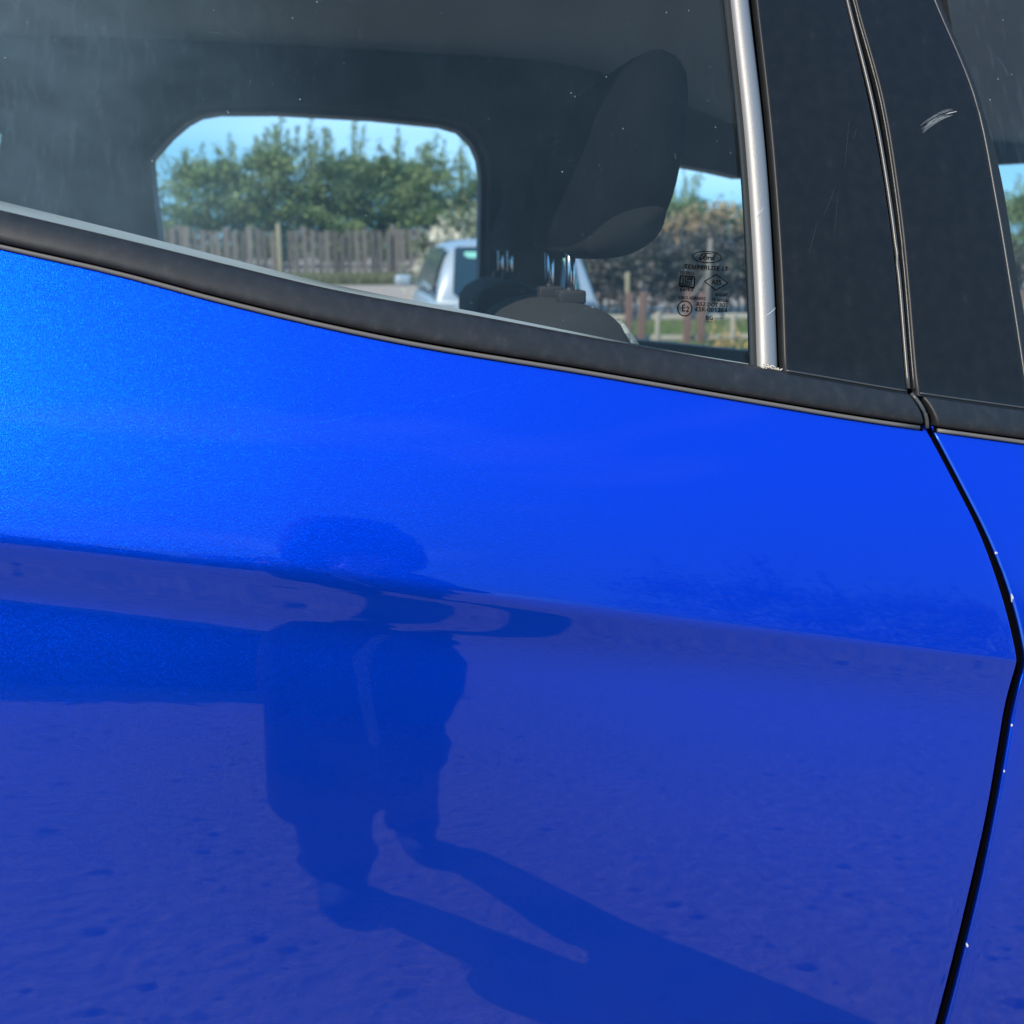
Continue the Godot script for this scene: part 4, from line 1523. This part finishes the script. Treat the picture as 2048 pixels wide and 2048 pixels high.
func x_stakes(f: Node3D) -> void:
	for x in [4.02, 5.06, 5.42, 5.86, 7.6, 8.2]:
		add("stake", rounded_box(Vector3(0.055, 0.50, 0.03), 0.008), M.rail_wood, f).position = Vector3(x, ground_y(x, -12.5) + 0.22, 0.022)


func make_estate(called: String, paint: Material, label: String, category: String) -> Node3D:
	# an estate car that faces +z: lofted body, glasshouse, screen, side windows, lamps, mirrors, wheels
	var c := thing(called, label, category)
	var rows := []
	for s in [[2.05, 0.40, 0.62, 0.62], [2.02, 0.30, 0.68, 0.74], [1.75, 0.24, 0.76, 0.82], [1.0, 0.22, 0.86, 0.86], [0.75, 0.22, 0.90, 0.87], [-1.6, 0.22, 0.92, 0.87], [-2.0, 0.26, 0.78, 0.83], [-2.12, 0.38, 0.70, 0.76]]:
		rows.append(ring_section(s[0], s[1], s[2], s[3], s[3] * 0.96))
	cap(rows)
	add("body", sheet(rows, false, true), paint, c)
	var cab := []
	for s in [[0.95, 0.86, 0.88, 0.80, 0.78], [0.55, 0.86, 1.16, 0.80, 0.72], [0.22, 0.86, 1.37, 0.80, 0.66], [-0.1, 0.86, 1.42, 0.80, 0.64], [-1.4, 0.86, 1.42, 0.80, 0.63], [-1.72, 0.86, 1.40, 0.79, 0.63], [-1.80, 0.86, 1.36, 0.79, 0.64], [-2.06, 0.70, 0.82, 0.79, 0.77]]:
		cab.append(ring_section(s[0], s[1], s[2], s[3], s[4]))
	cap(cab)
	add("cabin", sheet(cab, false, true), paint, c)
	# windscreen with rounded lower corners, lying just proud of the cabin's front slope
	var scr := []
	for p in [Vector2(-0.66, 0.10), Vector2(-0.60, 0.03), Vector2(-0.50, 0.0), Vector2(0.50, 0.0), Vector2(0.60, 0.03), Vector2(0.66, 0.10), Vector2(0.555, 0.93), Vector2(-0.555, 0.93)]: scr.append(p)
	var st := begin()
	st.set_smooth_group(-1)
	flat_polygon(st, PackedVector2Array(scr), func(p): return screen_point(p.x, p.y))
	st.generate_normals()
	add("windscreen", st.commit(), M.dark_glass, c)
	# tailgate window with round lower corners, a mint band painting in reflected sky and tint, and a mint tube painting an edge reflection
	var tg := begin()
	tg.set_smooth_group(-1)
	flat_polygon(tg, PackedVector2Array([Vector2(-0.62, 0.12), Vector2(-0.58, 0.04), Vector2(-0.49, 0.0), Vector2(0.49, 0.0), Vector2(0.58, 0.04), Vector2(0.62, 0.12), Vector2(0.575, 0.97), Vector2(0.55, 1.0), Vector2(-0.55, 1.0), Vector2(-0.575, 0.97)]), func(p): return tail_point(p.x, p.y))
	tg.generate_normals()
	var tail := add("tailgate_window", tg.commit(), M.dark_glass, c)
	var band := begin()
	band.set_smooth_group(-1)
	flat_polygon(band, PackedVector2Array([Vector2(-0.5, 0.78), Vector2(0.44, 0.78), Vector2(0.49, 0.83), Vector2(0.48, 0.90), Vector2(-0.5, 0.90)]), func(p): return tail_point(p.x, p.y) + Vector3(0, 0.002, -0.007))
	band.generate_normals()
	add("sky_tint_band", band.commit(), M.mint, tail)
	var arc := []
	for q in [Vector2(-0.50, 0.84), Vector2(-0.535, 0.60), Vector2(-0.555, 0.34), Vector2(-0.55, 0.16), Vector2(-0.50, 0.10)]: arc.append(tail_point(q.x, q.y) + Vector3(0, 0.0, -0.006))
	add("edge_reflection", tube(arc, 0.026, 8), M.mint, tail)
	for side in [-1.0, 1.0]:
		for w in [[0.42, -0.45], [-0.52, -1.30], [-1.36, -1.82]]:
			var z0: float = w[0]
			var z1: float = w[1]
			var t0 := 0.30 if w[0] > 0.0 else 0.0
			var pts := [Vector3(0.805, 0.90, z0 + 0.25 * t0), Vector3(0.66, 1.34, z0 - 0.55 * t0), Vector3(0.655, 1.35, z1), Vector3(0.80, 0.90, z1)]
			var q := begin()
			for k in [0, 1, 2, 0, 2, 3]: q.add_vertex(Vector3((pts[k].x + 0.008) * side, pts[k].y, pts[k].z))
			q.generate_normals()
			add("side_window", q.commit(), M.side_glass, c)
		add("side_trim", tube([Vector3(0.83 * side, 0.885, 0.7), Vector3(0.825 * side, 0.885, -1.8)], 0.012, 6), M.van_trim, c)
		add("headlight", rounded_box(Vector3(0.34, 0.15, 0.16), 0.05), M.lamp, c).position = Vector3(0.58 * side, 0.60, 1.93)
		add("wing_mirror", rounded_box(Vector3(0.20, 0.14, 0.12), 0.045), M.van_trim if side < 0 else paint, c).position = Vector3(0.95 * side, 0.93, 0.56)
		for z in [1.25, -1.35]:
			var wh := add("wheel", disc_wheel(0.30, 0.19), M.tyre, c)
			wh.position = Vector3(0.79 * side, 0.30, z)
			add("wheel_rim", rounded_box(Vector3(0.14, 0.32, 0.32), 0.06), M.rim, wh)
	add("grille", rounded_box(Vector3(0.70, 0.12, 0.06), 0.02), M.van_trim, c).position = Vector3(0, 0.56, 2.03)
	add("bumper", rounded_box(Vector3(1.58, 0.18, 0.20), 0.06), paint, c).position = Vector3(0, 0.36, 2.0)
	return c


func tail_point(x: float, t: float) -> Vector3:
	return Vector3(x, lerpf(0.82, 1.35, t), lerpf(-2.078, -1.822, t))


func screen_point(x: float, t: float) -> Vector3:
	var y := lerpf(0.90, 1.375, t)
	var z := lerpf(0.925, 0.225, t)
	return Vector3(x, y + 0.012, z + 0.018 - 0.10 * x * x)


func ring_section(z: float, y0: float, y1: float, half_low: float, half_top: float) -> Array:
	var row := []
	var n := 28
	for k in n:
		var a := TAU * k / n
		var cx := signf(cos(a)) * pow(absf(cos(a)), 0.42)
		var cy := signf(sin(a)) * pow(absf(sin(a)), 0.42)
		var t := cy * 0.5 + 0.5
		row.append(Vector3(cx * lerpf(half_low, half_top, t), lerpf(y0, y1, t) + 0.02 * (1.0 - cx * cx) * t, z - 0.10 * cx * cx * (1.0 if z > 0 else 0.0)))
	return row


func cap(rows: Array) -> void:
	for e in 2:
		var r: Array = rows[0] if e == 0 else rows[rows.size() - 1]
		var c := Vector3.ZERO
		for p in r: c += p / r.size()
		var row := []
		for p in r: row.append(c)
		if e == 0: rows.push_front(row)
		else: rows.push_back(row)


# ---------------------------------------------------------------- behind the photographer (seen in the paint only)
func behind_photographer() -> void:
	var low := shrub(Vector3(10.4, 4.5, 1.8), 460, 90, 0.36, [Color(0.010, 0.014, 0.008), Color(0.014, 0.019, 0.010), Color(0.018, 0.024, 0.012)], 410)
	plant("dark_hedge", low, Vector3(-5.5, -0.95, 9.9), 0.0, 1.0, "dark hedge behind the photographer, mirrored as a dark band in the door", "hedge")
	var kinds := [conifer(7.6, 3.2, 5, 401), conifer(7.2, 3.4, 3, 402)]
	var spots := [[11.0, 20.5, 0, 1.25, "left tree of the dark crowns mirrored in the upper door"], [14.6, 20.0, 1, 1.20, "second tree of the dark crowns mirrored in the upper door"], [18.2, 20.8, 0, 1.12, "third tree of the dark crowns mirrored in the upper door"], [22.0, 20.0, 1, 1.05, "fourth tree of the dark crowns mirrored in the upper door"], [26.5, 21.0, 0, 1.0, "rightmost tree of the dark crowns mirrored in the upper door"]]
	for i in spots.size():
		var s: Array = spots[i]
		plant("dense_tree", kinds[s[2]], Vector3(s[0], 0, s[1]), i * 1.3, s[3], s[4], "tree", "trees behind the photographer")
	make_person()


func finger(out: Array, root: Vector3, dirs: Array, r: float) -> void:
	var p := root
	for k in dirs.size():
		var q: Vector3 = p + dirs[k]
		out.append([p, q, r * (1.0 - 0.12 * k), r * (0.88 - 0.12 * k)])
		p = q


func make_person() -> void:
	var o := thing("person", "person in long dark coat and bulky hat holding a phone, mirrored in the door", "person", Vector3(0, 0, 0))
	var head := Vector3(0.125, 1.540, 1.20)
	var neck := Vector3(0.09, 1.46, 1.25)
	var hips := Vector3(0.05, 0.92, 1.36)
	var chest := Vector3(0.06, 1.28, 1.30)
	var sh := {-1: Vector3(-0.11, 1.40, 1.27), 1: Vector3(0.225, 1.40, 1.27)}
	var elbow := {-1: Vector3(-0.17, 1.20, 1.06), 1: Vector3(0.24, 1.20, 1.06)}
	var wrist := {-1: Vector3(-0.075, 1.285, 0.84), 1: Vector3(0.10, 1.285, 0.84)}
	var hip := {-1: Vector3(-0.03, 0.88, 1.36), 1: Vector3(0.11, 0.88, 1.40)}
	var knee := {-1: Vector3(-0.07, 0.48, 1.46), 1: Vector3(0.095, 0.47, 1.66)}
	var ankle := {-1: Vector3(-0.085, 0.09, 1.60), 1: Vector3(0.13, 0.10, 2.02)}
	var flesh := [[hips, chest, 0.13, 0.14], [chest, neck, 0.12, 0.06], [neck, head - Vector3(0, 0.05, -0.01), 0.055, 0.055]]
	var coat := [[hips + Vector3(-0.06, 0.02, 0), chest + Vector3(-0.08, 0.05, 0), 0.145, 0.125], [hips + Vector3(0.06, 0.02, 0), chest + Vector3(0.08, 0.05, 0), 0.145, 0.125], [Vector3(-0.082, 0.47, 1.39), hips + Vector3(-0.070, 0, 0), 0.112, 0.137], [Vector3(0.055, 0.53, 1.42), hips + Vector3(0.05, 0, 0), 0.098, 0.132], [chest + Vector3(0, 0.10, 0), neck - Vector3(0, 0.06, 0), 0.12, 0.095], [neck + Vector3(-0.05, -0.01, 0.02), neck + Vector3(0.08, -0.01, 0.02), 0.085, 0.085]]
	var legs := []
	for s in [-1, 1]:
		flesh.append_array([[sh[s], elbow[s], 0.052, 0.042], [elbow[s], wrist[s], 0.040, 0.027], [hip[s], knee[s], 0.082, 0.055], [knee[s], ankle[s], 0.054, 0.038], [ankle[s], ankle[s] + Vector3(0, -0.04, -0.14), 0.036, 0.028]])
		coat.append_array([[chest.lerp(sh[s], 0.5), sh[s], 0.11, 0.085], [sh[s], elbow[s], 0.078, 0.066], [elbow[s], wrist[s] + Vector3(0, 0, 0.03), 0.064, 0.046]])
		legs.append_array([[hip[s], knee[s], 0.105, 0.088], [knee[s], ankle[s] + Vector3(0, 0.03, 0), 0.086, 0.076]])
	rng.seed = 515
	for i in 46:
		var b: Array = coat[rng.randi() % 4]
		var c: Vector3 = b[0].lerp(b[1], rng.randf())
		var th := rng.randf() * TAU
		var d := Vector3(cos(th), rng.randf_range(-0.2, 0.2), sin(th)) * 0.112
		coat.append([c + d, c + d + Vector3(rng.randf_range(-0.02, 0.02), -rng.randf_range(0.03, 0.09), 0), rng.randf_range(0.018, 0.034), rng.randf_range(0.012, 0.026)])
	for s in [-1, 1]:
		for i in 12:
			var c: Vector3 = knee[s].lerp(ankle[s], rng.randf_range(-0.3, 0.9))
			var th := rng.randf() * TAU
			var d := Vector3(cos(th), 0, sin(th)) * 0.066
			legs.append([c + d, c + d + Vector3(0.02 * cos(th + 1.5), -0.03, 0.02), rng.randf_range(0.016, 0.030), 0.016])
	var skin := begin()
	skin.set_smooth_group(0)
	var n := body_into(skin, flesh, 0.016, 0.04, 0)
	# head with brow, nose, chin, ears
	var f := Vector3(0, -0.12, -1).normalized()
	var hb := [[head + Vector3(0, 0.035, 0.02), head + Vector3(0, 0.03, -0.02), 0.086, 0.080], [head + Vector3(0, -0.03, -0.025), head + Vector3(0, -0.075, -0.055), 0.066, 0.036], [head + Vector3(0, 0.012, -0.098), head + Vector3(0, -0.028, -0.118), 0.010, 0.015], [head + Vector3(-0.03, 0.022, -0.088), head + Vector3(0.03, 0.022, -0.088), 0.014, 0.014], [head + Vector3(-0.018, -0.062, -0.092), head + Vector3(0.018, -0.062, -0.092), 0.010, 0.010], [head + Vector3(-0.086, 0.012, 0.005), head + Vector3(-0.090, -0.028, 0.0), 0.018, 0.012], [head + Vector3(0.086, 0.012, 0.005), head + Vector3(0.090, -0.028, 0.0), 0.018, 0.012], [neck, head + Vector3(0, -0.02, 0.02), 0.055, 0.062]]
	n = body_into(skin, hb, 0.006, 0.018, n)
	for s in [-1, 1]:
		var w: Vector3 = wrist[s]
		var palm := Vector3(0.047 * s + 0.012, 1.335, 0.742)
		var hand := [[w, palm + Vector3(0.012 * s, -0.03, 0.03), 0.027, 0.026], [palm + Vector3(0.014 * s, -0.03, 0.02), palm + Vector3(0.030 * s, 0.028, 0.006), 0.024, 0.020]]
		for k in 4:
			finger(hand, palm + Vector3(0.030 * s, 0.030 - 0.018 * k, 0.0), [Vector3(0.010 * s, 0.004, -0.016) * [1.0, 1.08, 1.0, 0.8][k], Vector3(-0.012 * s, 0.002, -0.010), Vector3(-0.014 * s, 0.0, 0.002)], 0.0082)
		finger(hand, palm + Vector3(0.008 * s, -0.022, 0.018), [Vector3(-0.012 * s, 0.026, 0.006), Vector3(-0.012 * s, 0.022, -0.002)], 0.0098)
		n = body_into(skin, hand, 0.004, 0.010, n)
	skin.generate_normals()
	add("body", skin.commit(), M.skin, o)
	add("coat", body_mesh(coat, 0.018, 0.05), M.coat, o)
	add("trousers", body_mesh(legs, 0.016, 0.03), M.trouser, o)
	add("shirt", body_mesh([[Vector3(0.030, 0.70, 1.225), Vector3(0.030, 0.98, 1.205), 0.012, 0.017], [Vector3(0.030, 0.98, 1.205), Vector3(0.05, 1.34, 1.175), 0.019, 0.025]], 0.008, 0.01), M.shirt, o)
	for s in [-1, 1]:
		add("shoe", body_mesh([[ankle[s] + Vector3(0, -0.045, 0.05), ankle[s] + Vector3(0, -0.05, -0.13), 0.050, 0.048], [ankle[s] + Vector3(0, -0.04, -0.05), ankle[s] + Vector3(0.01 * s, -0.048, -0.17), 0.050, 0.042], [ankle[s] + Vector3(0, 0.03, 0.01), ankle[s] + Vector3(0, -0.04, 0.0), 0.068, 0.058]], 0.010, 0.02), M.shoe, o)
		add("eye", body_mesh([[head + Vector3(0.032 * s, 0.004, -0.086), head + Vector3(0.034 * s, 0.004, -0.086), 0.011, 0.011]], 0.004, 0.004), M.eye, o)
	# brimmed hat
	var rows := []
	for p in [Vector2(0.092, 0.020), Vector2(0.148, -0.018), Vector2(0.155, -0.008), Vector2(0.150, 0.045), Vector2(0.140, 0.090), Vector2(0.116, 0.130), Vector2(0.08, 0.158), Vector2(0.0, 0.168)]:
		var row := []
		for k in 32: row.append(head + Vector3(cos(TAU * k / 32) * p.x, p.y + 0.006 * sin(3.0 * TAU * k / 32) * (p.x / 0.15), -sin(TAU * k / 32) * p.x * 1.08) * (1.0 + 0.045 * sin(k * 2.3 + p.y * 60.0) * (p.x / 0.15)) + Vector3(0.004 * sin(k * 5.1 + p.y * 90.0), 0, 0))
		rows.append(row)
	add("hat", sheet(rows, false, true), M.hat, o)
	# the phone
	var ph := thing("phone", "black phone held up in both hands, facing the blue car", "phone", Vector3(0.012, 1.345, 0.726))
	ph.rotation = Vector3(deg_to_rad(-14.5), deg_to_rad(-9.0), 0)
	add("case", rounded_box(Vector3(0.074, 0.15, 0.009), 0.004), M.phone, ph)
	add("screen", rounded_box(Vector3(0.068, 0.142, 0.002), 0.0009), M.phone_lens, ph).position = Vector3(0, 0, 0.0045)
